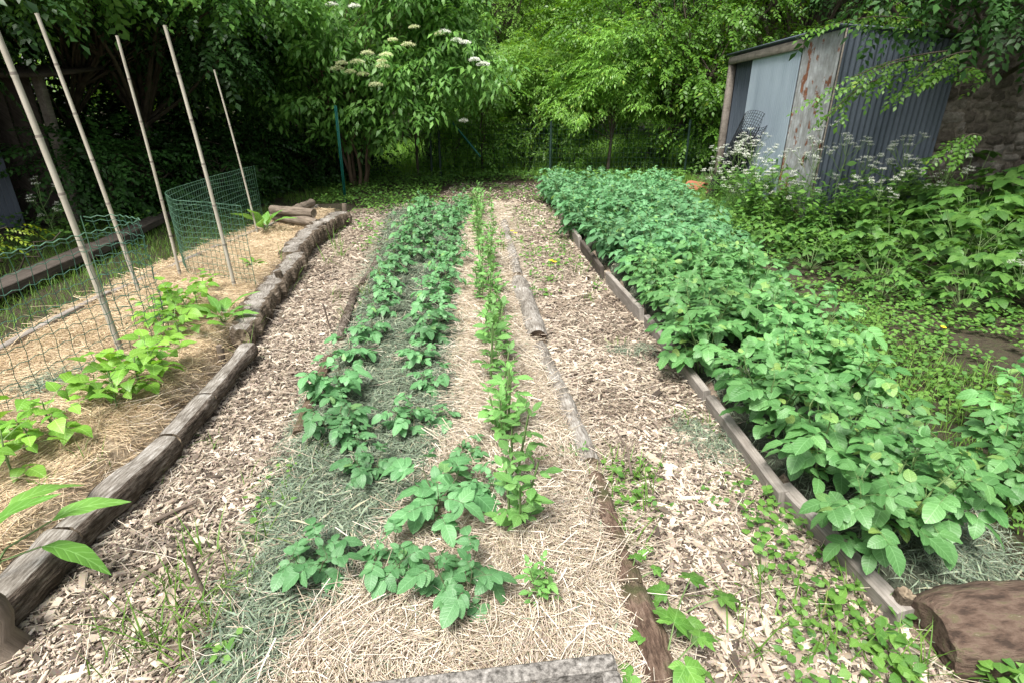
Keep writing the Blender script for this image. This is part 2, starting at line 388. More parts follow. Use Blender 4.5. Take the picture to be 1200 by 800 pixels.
def region(x,y):
    r=np.zeros(np.shape(x),int)
    r[(x>XL(y)-.02)&(x<XPL(y))&(y>.4)&(y<9.0+.8*(vnoise(x,y,3,17)-.5))]=1
    r[(x>XPL(y))&(x<XR2(y))&(y>.9)&(y<9.7+.9*(vnoise(x,y,3,15)-.5))]=2
    r[(x>XR2(y))&(x<XB(y)+.02)&(y>.4)&(y<9.7+1.2*(vnoise(x,y,3,16)-.5))]=3
    r[(x>XB(y)+.02)&(x<XRR(y))&(y>1.2)&(y<10.7)]=4
    r[(x>XPK(y))&(x<XL(y)-.02)&(y>.4)&(y<8.4+.5*(vnoise(x,y,3,18)-.5))]=5
    r[(((x-.0)/1.5)**2+((y-11.2)/1.5)**2+(vnoise(x,y,2.5,4)-.5)*1.2<1)&(y>9.2)&(r==0)]=6
    return r
def clipmask(x,y):
    """share of grass clippings (vs straw) on the middle bed"""
    e=np.interp(y,[1.1,1.5,2.0,2.6,3.2,4,6,9.6],[-.72,-.56,-.38,-.3,-.38,-.42,-.58,-.75])
    m=sst((e-x)/.22+.5)
    n=vnoise(x,y,3.0,5)*.6+vnoise(x,y,7,6)*.4
    return m*sst((n-.02)/.14)
# ------------------------------------------------------------------ setting: one grid, split by region
def axis(a,b,step,lo,hi,g=1.25):
    L=list(np.arange(a,b+1e-6,step)); s=step; x=L[-1]
    while x<hi: s=min(s*g,20); x+=s; L.append(x)
    s=step; x=L[0]; pre=[]
    while x>lo: s=min(s*g,20); x-=s; pre.append(x)
    return np.array(pre[::-1]+L)
gx=axis(-4.2,5,.05,-140,140); gy=axis(.3,13.2,.05,-60,200)
X,Y=np.meshgrid(gx,gy); Z=zf(X,Y)
Z=Z-.02*(region(X,Y)==0)
V=np.stack([X,Y,Z],-1).reshape(-1,3); nx=len(gx)
i=np.arange(len(gy)-1)[:,None]*nx; j=np.arange(nx-1)[None]
Fq=np.stack([i+j,i+j+1,i+j+nx+1,i+j+nx],-1).reshape(-1,4)
ctr=V[Fq].mean(1); reg=region(ctr[:,0],ctr[:,1])
def sheet(name,k,mats,label,cat,mfun=None):
    f=Fq[reg==k]; mm=np.zeros(len(f),int) if mfun is None else mfun(ctr[reg==k])
    u,inv=np.unique(f,return_inverse=True); f2=inv.reshape(f.shape)
    mb=MB(); mb.V.append(V[u]); mb.U.append(V[u][:,:2]); mb.n=len(u)
    for q in np.unique(mm): mb.F[(4,int(q))]=[f2[mm==q]]
    return tag(mb.build(name,mats),label,cat,None,'structure')
sheet('ground',0,M['ground'],'earthy garden ground under grass and weeds around the beds','ground')
sheet('woodchip_path',1,M['pathbase'],'woodchip path beside the kerf-cut log edging','path')
sheet('woodchip_path',3,M['pathbase'],'woodchip path beside the grey boards of the potato bed','path')
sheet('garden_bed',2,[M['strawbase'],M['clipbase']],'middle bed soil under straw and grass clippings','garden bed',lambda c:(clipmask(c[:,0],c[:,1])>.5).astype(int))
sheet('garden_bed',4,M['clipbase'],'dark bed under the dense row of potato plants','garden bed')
sheet('garden_bed',5,M['strawbase'],'straw covered bed between log edging and far plank','garden bed')
sheet('bare_soil',6,M['soil'],'bare dark soil at the far end of the beds','soil')
# ------------------------------------------------------------------ mulch
def area(poly,n):
    poly=np.array(poly); lo=poly.min(0); hi=poly.max(0); out=[]; c=0
    while c<n:
        p=rng.uniform(lo,hi,(n*2,2)); inside=np.zeros(len(p),bool); j=len(poly)-1
        for i in range(len(poly)):
            xi,yi=poly[i]; xj,yj=poly[j]
            inside^=((yi>p[:,1])!=(yj>p[:,1]))&(p[:,0]<(xj-xi)*(p[:,1]-yi)/(yj-yi+1e-12)+xi); j=i
        p=p[inside]; out.append(p); c+=len(p)
    return np.concatenate(out)[:n]
def sample(xf0,xf1,y0,y1,dens):
    """points with density dens(y) per square metre between two x lines"""
    out=[]
    for a in np.arange(y0,y1,.25):
        b=min(a+.25,y1); x0=min(xf0(a),xf0(b)); x1=max(xf1(a),xf1(b)); n=int(dens((a+b)/2)*(x1-x0)*(b-a))
        x=rng.uniform(x0,x1,n); y=rng.uniform(a,b,n); k=(x>xf0(y))&(x<xf1(y)); out.append(np.stack([x[k],y[k]],-1))
    return np.concatenate(out)
def flat_frames(n, tilt=.25, heading=None):
    a=rng.uniform(0,2*PI,n) if heading is None else heading
    d=np.stack([np.cos(a),np.sin(a),rng.normal(0,tilt,n)],-1)
    nn=np.stack([rng.normal(0,tilt,n),rng.normal(0,tilt,n),np.ones(n)],-1)
    return frames(d,nn)
def chip_tpl():
    L=1;W=rng.uniform(.13,.36);T=rng.uniform(.06,.13)
    x=np.array([-.5,.5,.5,-.5])*W; y=np.array([-.5,-.5,.5,.5])
    b=np.stack([x*rng.uniform(.6,1.1,4),y*rng.uniform(.7,1.1,4),np.full(4,-T/2)],-1)
    t=np.stack([x*rng.uniform(.4,1.0,4),y*rng.uniform(.6,1.0,4),np.full(4,T/2)+rng.uniform(-.04,.04,4)],-1)
    F=np.array([(3,2,1,0),(4,5,6,7),(0,1,5,4),(1,2,6,5),(2,3,7,6),(3,0,4,7)])
    VV=np.concatenate([b,t]); return VV,[(0,F)],VV[:,:2]
CHIPS=[chip_tpl() for _ in range(10)]
def chips(name,f0,f1,y0,y1,label):
    pts=sample(f0,f1,y0,y1,lambda y: 9000 if y<2.6 else (5500 if y<4 else (3000 if y<6 else 1800)))
    n=len(pts); mb=MB()
    s=np.exp(rng.normal(math.log(.027),.48,n))*(1+.06*np.maximum(pts[:,1]-3,0))
    s[rng.random(n)<.012]*=2.0
    z=zf(pts[:,0],pts[:,1])+rng.uniform(.0,.016,n)+.004
    scatter_multi(mb,CHIPS,np.column_stack([pts,z]),flat_frames(n,.28),np.minimum(s,.11))
    pf=sample(f0,f1,y0,4.5,lambda y:7000 if y<2.6 else 3500); k=len(pf)
    scatter_multi(mb,CHIPS,np.column_stack([pf,zf(pf[:,0],pf[:,1])+rng.uniform(.006,.02,k)]),flat_frames(k,.4),np.exp(rng.normal(math.log(.011),.35,k)))
    return tag(mb.build(name,M['chip'],smooth=False),label,'wood chips',None,'stuff')
chips('wood_chips',lambda y:XL(y)+.07,lambda y:XPL(y)+.06*np.sin(y*9),.75,8.9,'pale wood chips strewn on the path beside the log edging')
chips('wood_chips',lambda y:XR2(y)+.03,lambda y:XB(y)-.02,.75,9.2,'pale wood chips strewn on the path beside the grey boards')
def straw_tpl(kink):
    n=4; t=np.linspace(-.5,.5,n); c=np.stack([kink*(t**2)*1.2,t,kink*.5*np.abs(t)],-1)
    V=[];
    for p in c:
        for a in range(3):
            an=a*2*PI/3; V.append((p[0]+math.cos(an)*.5,p[1],p[2]+math.sin(an)*.5))
    V=np.array(V); F=[]
    for r in range(n-1):
        for a in range(3): F.append((r*3+a,r*3+(a+1)%3,r*3+3+(a+1)%3,r*3+3+a))
    return V,[(0,np.array(F))],V[:,:2],c
def straw_scatter(mb,pts,z,Ls,w,heading=None,tilt=.12):
    n=len(pts)
    if heading is None: heading=np.where(rng.random(n)<.55,vnoise(pts[:,0],pts[:,1],3.2,21)*7+rng.normal(0,.35,n),rng.uniform(0,2*PI,n))
    R=flat_frames(n,tilt,heading); which=rng.integers(0,6,n)
    for k in range(6):
        q=which==k
        if not q.any(): continue
        kink=[0,.12,.3,-.2,.6,-.45][k]
        V,FL,U,c=straw_tpl(kink)
        off=V-np.repeat(c,3,0); N=q.sum()
        W=c.repeat(3,0)[None]*Ls[q][:,None,None]+off[None]*w[q][:,None,None]
        W=np.einsum('nij,nkj->nki',R[q],W)+np.column_stack([pts[q],z[q]])[:,None]
        base=(np.arange(N)*len(V))[:,None,None]
        mb.add(W.reshape(-1,3),(FL[0][1][None]+base).reshape(-1,4),np.tile(U,(N,1)))
mb=MB()
pts=sample(lambda y:XPL(y)+.0,lambda y:XR2(y)+.04,1.0,9.7,lambda y: 9000 if y<2.4 else (5200 if y<3.6 else (2800 if y<6 else 1500)))
cm=clipmask(pts[:,0],pts[:,1]); keep=rng.random(len(pts))>cm*.985; pts=pts[keep]
n=len(pts); z=zf(pts[:,0],pts[:,1])+rng.uniform(.0,.022,n)+.003
straw_scatter(mb,pts,z,np.exp(rng.normal(math.log(.12),.45,n)),np.exp(rng.normal(math.log(.0026),.3,n))*(1+.1*np.maximum(pts[:,1]-2.5,0)))
tag(mb.build('straw_mulch',M['straw']),'pale dry straw spread around the broad beans in the middle bed','straw',None,'stuff')
mb=MB()
pts=sample(lambda y:XPK(y)+.03,lambda y:XL(y)-.04,.9,8.4,lambda y: 5200 if y<3.6 else (2800 if y<6 else 1500))
n=len(pts); z=zf(pts[:,0],pts[:,1])+rng.uniform(.0,.018,n)+.003
straw_scatter(mb,pts,z,np.exp(rng.normal(math.log(.11),.45,n)),np.exp(rng.normal(math.log(.0024),.3,n))*(1+.1*np.maximum(pts[:,1]-2.5,0)))
tag(mb.build('straw_mulch',M['straw_tan']),'tan straw spread under the mesh enclosures and canes','straw',None,'stuff')
pz=np.concatenate([area([(-1.4,9.4),(1.1,9.2),(1.2,12.2),(-1.2,12.2)],2600),area([(-2.3,8.7),(-1.5,8.8),(-1.3,9.8),(-2.2,9.6)],500)]); k=len(pz); mb=MB()
scatter_multi(mb,CHIPS,np.column_stack([pz,zf(pz[:,0],pz[:,1])+rng.uniform(0,.02,k)]),flat_frames(k,.4),np.exp(rng.normal(math.log(.05),.4,k)))
tag(mb.build('bark_litter',M['chip'],smooth=False),'dark bark bits scattered over the soil at the far end of the beds','bark litter',None,'stuff')
# loose straws strewn on the paths and over the log edging
mb=MB()
a=sample(lambda y:XL(y)+.05,lambda y:XPL(y)+.1,.8,6,lambda y:90 if y>2 else 150)
b=sample(lambda y:XPL(y)-.12,lambda y:XPL(y)+.1,.9,8,lambda y:260)
c=sample(lambda y:XR2(y)-.02,lambda y:XB(y)+.05,.8,6,lambda y:110)
c2=sample(lambda y:XR2(y)-.12,lambda y:XR2(y)+.1,.95,8,lambda y:600)
e=sample(lambda y:XL(y)-.1,lambda y:XL(y)+.08,1.2,6,lambda y:160)
pts=np.concatenate([a,b,c,c2,e]); n=len(pts); z=zf(pts[:,0],pts[:,1])+rng.uniform(.015,.03,n)
z[-len(e):]+=.06
straw_scatter(mb,pts,z,np.exp(rng.normal(math.log(.15),.45,n)),np.full(n,.0026))
tag(mb.build('loose_straw',M['straw']),'loose straws blown over the paths and bed edges','straw',None,'stuff')
# grass clippings
BL=leaf(2,.06,.5,.3,.25); BL2=leaf(3,.05,.5,.3,.5)
def clippings(name,pts,label,zz=.0):
    n=len(pts); mb=MB(); z=zf(pts[:,0],pts[:,1])+rng.uniform(.002,.024,n)+zz
    s=np.exp(rng.normal(math.log(.045),.4,n)); S=np.column_stack([s*1.15*(1+.1*np.maximum(pts[:,1]-2.5,0)),s,s])
    R=flat_frames(n,.35); 
    w=rng.random(n)<.5
    scatter(mb,BL,np.column_stack([pts,z])[w],R[w],S[w]); scatter(mb,BL2,np.column_stack([pts,z])[~w],R[~w],S[~w])
    return tag(mb.build(name,M['clip']),label,'grass clippings',None,'stuff')
pts=sample(lambda y:XPL(y)-.06,lambda y:XR2(y),1.0,9.6,lambda y: 26000 if y<2.6 else (15000 if y<4 else (6000 if y<6.5 else 3500)))
keep=rng.random(len(pts))<np.maximum(clipmask(pts[:,0],pts[:,1]),.03); clippings('grass_clippings',pts[keep],'grey green dried grass clippings mulching the young potatoes')
pts=sample(lambda y:XB(y)+.03,lambda y:XRR(y)+.25,1.15,6,lambda y:7000 if y<3.5 else 3000); clippings('grass_clippings',pts,'dried grass clippings under the dense potato row')
q=[]
for (u,v,r,k) in ((60,462,.16,1800),(760,350,.12,500),(840,515,.16,1200),(812,495,.1,600),(760,405,.1,300),(1120,650,.18,2500),(730,405,.1,300)):
    g=P(u,v,.05)[:2]; q.append(g+rng.normal(0,r*.5,(k,2)))
clippings('grass_clippings',np.concatenate(q),'small scattered tufts of dried clippings on straw and chips',.01)
# ------------------------------------------------------------------ grass, weeds
GB=leaf(4,.045,.3,.4,.0)
def blade_tpl(bend):
    n=4; t=np.linspace(0,1,n+1); hw=.5*(1-t**1.6); V=[];U=[]
    for i in range(n+1):
        y=t[i]*(1-.25*bend*t[i]); zb=-bend*t[i]**2.2*.9
        if i==n: V.append((0,y,zb)); U.append((.5,1))
        else:
            V+= [(-hw[i],y,zb+.0),(hw[i],y,zb)]; U+=[(0,t[i]),(1,t[i])]
    F4=np.array([(2*i,2*i+1,2*i+3,2*i+2) for i in range(n-1)]); F3=np.array([(2*n-2,2*n-1,2*n)])
    return np.array(V),[(0,F4),(0,F3)],np.array(U)
BLADES=[blade_tpl(b) for b in (.1,.3,.55,.8)]
def grass(mb,pts,L,w=.0045,lean=.5,z=None):
    n=len(pts); a=rng.uniform(0,2*PI,n); ln=np.abs(rng.normal(0,lean,n))
    d=np.stack([np.cos(a)*ln,np.sin(a)*ln,np.ones(n)],-1); nn=np.stack([-np.cos(a),-np.sin(a),ln+.01],-1)
    R=frames(d,nn); L=np.asarray(L)*np.ones(n)
    S=np.column_stack([np.full(n,w)*rng.uniform(.6,1.3,n)*(1+.06*np.maximum(np.abs(pts[:,1])-3,0)),L,L])
    zz=zf(pts[:,0],pts[:,1])-.005 if z is None else z
    wch=rng.integers(0,4,n); p3=np.column_stack([pts,zz])
    for k in range(4):
        q=wch==k
        if q.any(): scatter(mb,BLADES[k],p3[q],R[q],S[q])
def PX(*uv): return [tuple(P(u,v)[:2]) for u,v in uv]
mb=MB()   # shaded lawn on the left
p=area([(-3.45,2.2),(-3.62,4.7),(-3.55,6.2),(-3.35,8.2),(-3.1,9.6),(-2.9,12.5),(-6.5,12.5),(-6.2,8),(-6.5,2.2)],26000)
p=p[vnoise(p[:,0],p[:,1],1.7,9)>.22]; grass(mb,p,rng.uniform(.05,.14,len(p)))
tag(mb.build('shaded_lawn',M['lawn']),'shaded green lawn beyond the far plank of the straw bed','grass',None,'stuff')
mb=MB()   # grass beside and behind the right bed
p=area([(2.55,7.2),(3.0,8),(3.9,9),(4.0,13),(1.4,13),(1.3,10.8),(2.7,10.6)],12000); grass(mb,p,rng.uniform(.06,.2,len(p)))
p=area([(2.0,1.4),(2.1,3.2),(2.4,4.6),(3.0,4.6),(3.1,3.0),(2.6,1.4),(1.7,1.4)],3600); p=p[vnoise(p[:,0],p[:,1],3,8)>.35]; grass(mb,p,rng.uniform(.05,.16,len(p)))
tag(mb.build('rough_grass',M['lawn']),'rough grass between the potato row and the shed','grass',None,'stuff')
mb=MB()   # meadow beyond the wire fence
p=area([(-6,13.4),(8,13.4),(11,19),(11,24),(-9,24),(-8,18)],46000); grass(mb,p,rng.uniform(.15,.5,len(p))*(1+(p[:,1]>15)*.4),.008,.45)
tag(mb.build('meadow_grass',M['bright']),'long bright meadow grass beyond the wire fence','grass',None,'stuff')
mb=MB()   # tufts along edges and paths
q=[]; LL=[]
def tufts(spots,ll,per=(6,16),rad=.035):
    for u,v in spots:
        g=P(u,v)[:2]; k=rng.integers(*per); q.append(g+rng.normal(0,rad,(k,2))); LL.append(rng.uniform(ll*.5,ll*1.2,k))
tufts([(200,700),(215,690),(230,715),(180,745),(160,770),(250,740),(225,770),(120,790),(280,700),(195,760),(255,690),(140,740),(300,640),(240,650)],.16)
tufts([(370,545),(330,590),(415,365),(420,345),(405,375),(440,300),(445,330),(395,350),(430,350),(310,560)],.1)
tufts([(735,560),(745,590),(720,545),(755,575),(730,610),(760,560),(710,570),(740,640)],.13)
tufts([(800,490),(820,500),(840,520),(855,575),(870,560),(700,330),(690,350),(720,405)],.07,(10,22),.05)
tufts([(900,740),(930,720),(960,770),(1010,780),(1060,790),(1090,780),(1120,790),(870,770),(980,740),(1000,700),(850,720),(890,690)],.14)
tufts([(300,400),(325,340),(332,345),(345,330),(395,290),(400,300),(380,310),(290,420),(335,320),(390,275)],.2)
tufts([(590,300),(600,285),(610,270),(620,255),(640,250),(630,300),(612,300),(650,260),(665,300),(680,320),(655,285)],.12,(14,30),.09)
tufts([(190,560),(120,560),(60,600),(170,575),(250,520)],.08)
grass(mb,np.concatenate(q),np.concatenate(LL)*1.35,.006,.55)
tag(mb.build('grass_tufts',M['lawn']),'small grass tufts sprouting along the paths and edgings','grass',None,'stuff')
# ---- low broad-leaved ground cover
WL=[leaf(3,.75,.45,.2,.2),leaf(3,.6,.4,.3,.3),leaf(3,.85,.5,.1,.1)]
def cover(mb,pts,s,h):
    n=len(pts); a=rng.uniform(0,2*PI,n)
    d=np.stack([np.cos(a),np.sin(a),rng.normal(.1,.3,n)],-1); nn=np.stack([rng.normal(0,.35,n),rng.normal(-.15,.35,n),np.ones(n)],-1)
    z=zf(pts[:,0],pts[:,1])+rng.uniform(.008,h,n)
    scatter_multi(mb,WL,np.column_stack([pts,z]),frames(d,nn),s*rng.uniform(.6,1.3,n))
def patch(mb,spots,k,rad,s,h):
    for u,v in spots: cover(mb,P(u,v)[:2]+rng.normal(0,rad,(k,2)),s,h)
mb=MB()
p=area([(1.25,.9),(1.2,1.3),(1.05,1.5),(1.15,1.25),(1.1,.75),(2.0,.75),(2.2,1.2),(1.5,1.25)],1000); cover(mb,p,.042,.1)
p=area([(.98,2.1),(1.16,2.0),(1.3,1.3),(1.1,.9),(.75,.95),(.9,1.4)],420); cover(mb,p,.034,.08)
p=area([(1.95,1.3),(2.1,3.2),(2.3,5),(2.6,6.8),(4.2,6.6),(4.6,4.6),(4.4,2.6),(2.8,1.3)],14000); p=p[vnoise(p[:,0],p[:,1],2.0,3)*.6+vnoise(p[:,0],p[:,1],6,13)*.4>.53]; cover(mb,p,.036,.07)
p=area([(2.7,6.6),(2.6,8),(3.9,9.6),(4.0,7),(5.4,7.0),(5.4,5.4),(3.3,5.6)],6000); cover(mb,p,.06,.25)
p=area([(-3.2,9),(-2.0,9.5),(-1.4,10.2),(-1.3,12.6),(-3.8,12.6),(-3.3,10)],2600); cover(mb,p,.05,.15)
p=area([(-3.7,12.4),(4,12.4),(4,13.2),(-3.7,13.2)],2600); cover(mb,p,.06,.22)
p=area([(-1.4,9.6),(.9,9.4),(1.5,12.6),(-1.6,12.6)],1500); cover(mb,p[vnoise(p[:,0],p[:,1],2.5,19)>.5],.045,.1)
p=area([(-2.6,8.8),(-1.3,9.0),(-1.0,10),(-2.4,10)],500); cover(mb,p,.045,.1)
p=area([(.12,5.2),(.55,5),(.62,9.3),(.0,9.3)],620); cover(mb,p[vnoise(p[:,0],p[:,1],3,12)>.5],.035,.07)
p=area([(-5.6,4),(-4.6,8.5),(-3.6,12.4),(-7,12.4),(-7.5,4)],3200); cover(mb,p,.06,.25)
patch(mb,[(740,590),(730,600),(750,560),(715,560)],26,.05,.03,.06)
patch(mb,[(660,290),(645,330),(640,345),(700,340),(590,350)],24,.06,.035,.06)
patch(mb,[(790,370),(640,330),(760,600),(845,500),(880,520),(825,580),(870,600)],16,.05,.025,.03)
patch(mb,[(310,600),(275,765),(260,780),(300,620),(330,560)],14,.05,.03,.05)
patch(mb,[(605,285),(615,260),(625,245),(640,300),(650,280),(660,310),(635,265),(610,250),(590,235),(560,230),(640,235),(600,225),(575,220),(540,225)],50,.13,.04,.08)
patch(mb,[(430,290),(425,270),(440,275),(445,250)],40,.1,.05,.14)
tag(mb.build('ground_weeds',M['weed']),'low broad-leaved weeds creeping over soil and path edges','weeds',None,'stuff')
# ------------------------------------------------------------------ vegetables
def R1(d,n): return frames(np.asarray(d,float)[None],np.asarray(n,float)[None])
def perp_up(d,jit=.0):
    """a normal for direction d that faces the sky as far as it can"""
    d=nrm(d); n=np.array([0,0,1.])+rng.normal(0,jit,3) if jit else np.array([0,0,1.])
    n=n-d*np.dot(n,d); return nrm(n)
def compound(fol,stm,p0,d,n,L,pairs,s,tpls,term=1.0,droop=.5,pet_r=.0018,smi=0,spread=1.15):
    """a pinnate leaf: rachis from p0 along d, leaflets in pairs and one at the tip"""
    m=6; pts=[]; p=np.array(p0,float); dd=nrm(d); step=L/(m-1)
    for i in range(m):
        pts.append(p.copy()); p=p+dd*step; dd=nrm(dd+np.array([0,0,-droop/m]))
    pts=np.array(pts); tube(stm,pts,np.linspace(pet_r,pet_r*.6,m),3,smi,cap=False)
    ps=[];ds=[];ns=[];ss=[]
    tt=np.linspace(.42,.86,pairs) if pairs>1 else np.array([.6])[:pairs]
    for k,t in enumerate(tt):
        f=t*(m-1); i=min(int(f),m-2); q=pts[i]+(pts[i+1]-pts[i])*(f-i); dr=nrm(pts[i+1]-pts[i])
        nn=perp_up(dr,.25) if n is None else nrm(n-dr*np.dot(n,dr)); side=np.cross(dr,nn)
        for sg in (-1,1):
            a=spread+rng.normal(0,.12)
            v=dr*math.cos(a)+side*sg*math.sin(a)+np.array([0,0,rng.normal(-.08,.15)])
            ps.append(q);ds.append(v);ns.append(nn+rng.normal(0,.22,3));ss.append(s*(.62+.22*k/max(pairs-1,1))*rng.uniform(.85,1.12))
    dr=nrm(pts[-1]-pts[-2]); nn=perp_up(dr,.2)
    ps.append(pts[-1]);ds.append(dr+np.array([0,0,-.15]));ns.append(nn);ss.append(s*term*rng.uniform(.9,1.1))
    scatter_multi(fol,tpls,np.array(ps),frames(np.array(ds),np.array(ns)),np.array(ss))
def potato(nst,h,s,tpls,nleaf=7,spread=.44,L=.175):
    fol=MB();stm=MB()
    for k in range(nst):
        az=2*PI*k/nst+rng.uniform(-.4,.4); b=np.array([math.cos(az),math.sin(az),0])*rng.uniform(.01,.05)
        ln=spread*rng.uniform(.4,1.2); hh=h*rng.uniform(.75,1.1); m=7; t=np.linspace(0,1,m)
        pts=b+np.outer(t,[math.cos(az)*ln*hh,math.sin(az)*ln*hh,0])+np.outer(t**.9,[0,0,hh]); pts[0,2]=-.03
        pts[1:-1]+=rng.normal(0,.006,(m-2,3))
        tube(stm,pts,np.linspace(.006,.003,m)*(h/.4)**.5,5)
        for q in range(nleaf):
            tq=.22+.78*q/(nleaf-1); f=tq*(m-1); i=min(int(f),m-2); p=pts[i]+(pts[i+1]-pts[i])*(f-i)
            la=az+q*2.4+rng.uniform(-.3,.3); top=max(0,(tq-.75)/.25)
            el=.35+.75*top+rng.normal(0,.12); d=np.array([math.cos(la)*math.cos(el),math.sin(la)*math.cos(el),math.sin(el)])
            sc=(1-.5*top)*(.7+.3*min(1,tq*2))
            compound(fol,stm,p,d,None,L*sc,3 if sc>.55 else 2,s*sc,tpls,1.15,.9)
    return fol,stm
def plant_proto(name,fs,fm,sm,label,cat,group,loc=(0,0,0)):
    r=empty(name,loc,label,cat,group)
    fs[0].build('foliage',fm,r); fs[1].build('stem',sm,r); return r
class Kind:
    def __init__(s,protos): s.p=protos; s.used=[False]*len(protos); s.i=0
    def put(s,x,y,rz=None,sc=1.0,label=None,z=None,k=None,tilt=0.0):
        k=s.i%len(s.p) if k is None else k; s.i+=1
        o=s.p[k]
        if s.used[k]: o=copy_tree(o)
        s.used[k]=True
        o.location=(float(x),float(y),float(zf(x,y)) if z is None else z); o.rotation_euler=(rng.normal(0,tilt) if tilt else 0,rng.normal(0,tilt) if tilt else 0,rng.uniform(0,2*PI) if rz is None else rz); o.scale=(sc,)*3
        if label: o['label']=label
        return o
lab='big leafy potato plant crowded into the dense row behind the grey boards'
near=Kind([plant_proto('potato_plant',potato(5,.40,.1,POT,8),M['potato_near'],M['stem'],lab,'potato plant','potato plants in the dense row') for _ in range(5)])
farp=Kind([plant_proto('potato_plant',potato(5,.40,.102,POTS,8),M['potato'],M['stem'],lab,'potato plant','potato plants in the dense row') for _ in range(4)])
y=1.62
while y<10.3:
    x0=float(XB(y))+.09; x1=float(XRR(y))-.12; w=x1-x0; nrow=max(2,int(round(w/.36))+1)
    for k in range(nrow):
        x=x0+w*k/(nrow-1)+rng.normal(0,.04); yy=y+rng.normal(0,.05)+(.15 if k%2 else 0)
        (near if yy<5 else farp).put(x,yy,None,rng.uniform(.66,1.04)*(1 if y>2 else .92),tilt=.08)
    y+=.36
for (u,v,s) in ((1180,560,.8),(1195,500,.8)):
    g=P(u,v,.1); near.put(g[0],g[1],None,s,'potato plant standing apart at the right edge past the dense row' if v==560 else 'potato plant at the right edge just behind the stray one')
lab='young potato plant in the two rows on grass clippings'
yn=Kind([plant_proto('young_potato_plant',potato(3,.23,.1,POT,5,.5,.13),M['potato_young'],M['stem_purple'],lab,'potato plant','young potato plants') for _ in range(5)])
yf=Kind([plant_proto('young_potato_plant',potato(3,.26,.09,POTS,6,.5,.13),M['potato_young'],M['stem_purple'],lab,'potato plant','young potato plants') for _ in range(4)])
def row(pix,step,z=.08):
    g=np.array([P(u,v,z)[:2] for u,v in pix]); out=[]; L=np.concatenate([[0],np.cumsum(np.linalg.norm(np.diff(g,axis=0),axis=1))])
    for d in np.arange(0,L[-1]+1e-6,step): out.append((np.interp(d,L,g[:,0]),np.interp(d,L,g[:,1])))
    return out
for x,y in row([(380,500),(400,465),(430,415),(462,330),(480,280),(500,236)],.4): (yn if y<4 else yf).put(x+rng.normal(0,.04),y+rng.normal(0,.04),None,rng.uniform(.6,.9))
for x,y in row([(492,425),(512,375),(520,330),(532,280),(545,238)],.38): (yn if y<4 else yf).put(x+rng.normal(0,.04),y+rng.normal(0,.04),None,rng.uniform(.6,.9))
for x,y in row([(495,300),(522,250)],.6): (yn if y<4 else yf).put(x+rng.normal(0,.05),y,None,rng.uniform(.7,1.0))
for u,v,s,l in ((370,672,.85,'young potato plant nearest the left path on grass clippings'),(455,672,.8,'small young potato plant between the two nearest bigger ones'),(538,700,.95,'frontmost young potato plant with a big holed leaf on straw'),
    (512,600,1.25,'bushy young potato plant next to the nearest broad bean'),(575,590,.7,'short potato shoot touching the bushy potato plant on its right'),(395,470,.8,'young potato plant at the left rim of the clippings by the rotten edging'),
    (522,500,.55,'tiny potato shoot in a gap of the straw'),(415,520,.6,'small potato shoot at the edge of the clippings'),(430,560,.75,'young potato plant on open clippings left of the bushy one'),(475,505,.8,'young potato plant between the two rows where they meet the open clippings'),(505,455,.7,'young potato plant at the near end of the row by the straw'),(548,540,.55,'lone potato shoot close beside the broad bean row')):
    g=P(u,v,.06); yn.put(g[0],g[1],None,s*.76,l)
# broad beans
def fava(h,ns):
    fol=MB();stm=MB()
    for k in range(ns):
        az=rng.uniform(0,2*PI); m=7; t=np.linspace(0,1,m); hh=h*rng.uniform(.75,1.1); ln=rng.uniform(.05,.25)
        pts=np.outer(t,[math.cos(az)*ln*hh,math.sin(az)*ln*hh,hh])+np.array([math.cos(az),math.sin(az),0])*.02*k; pts[0,2]=-.03
        tube(stm,pts,np.linspace(.006,.004,m),4)
        nl=int(hh/.032)
        for q in range(nl):
            tq=.1+.9*q/max(nl-1,1); f=tq*(m-1); i=min(int(f),m-2); p=pts[i]+(pts[i+1]-pts[i])*(f-i)
            la=az+q*PI+rng.normal(0,.7); el=.6+.5*(tq>.85)+rng.normal(0,.15); d=np.array([math.cos(la)*math.cos(el),math.sin(la)*math.cos(el),math.sin(el)])
            compound(fol,stm,p,d,None,.045,1,.074*(1-.25*(tq>.85)),OVAL,1.05,.3,.0016,spread=.75)
    return fol,stm
lab='slender upright broad bean plant in the single row on straw'
fb=Kind([plant_proto('broad_bean_plant',fava(.31,n),M['fava'],M['stem'],lab,'bean plant','broad bean plants in the single row') for n in (2,3,2,1,2)])
for x,y in row([(597,560),(582,440),(567,340),(558,240)],.24,.1): fb.put(x+rng.normal(0,.035),y+rng.normal(0,.03),None,rng.uniform(.75,1.1))
for x,y in row([(578,400),(575,300),(570,240)],.55,.1): fb.put(x+rng.normal(0,.05)+.03,y,None,rng.uniform(.5,.8))
g=P(610,622,.08); fb.put(g[0],g[1],None,.95,'leaning broad bean stem closest to the bushy young potato')
g=P(632,712,.07); fb.put(g[0],g[1],None,.5,'short frontmost broad bean seedling with yellow-green leaves',k=1)
g=P(655,530,.08); o=fb.put(g[0],g[1],0,.45,'broad bean seedling lying over on the straw near the edging log',k=3); o.rotation_euler=(0,.9,0)
for u,v,s,l in ((505,300,.5,'stray bean seedling beside the young potatoes'),(625,340,.4,'stray bean seedling by the hollow log'),(548,300,.5,'stray bean seedling just left of the bean row')):
    g=P(u,v,.08); fb.put(g[0],g[1],None,s,l)
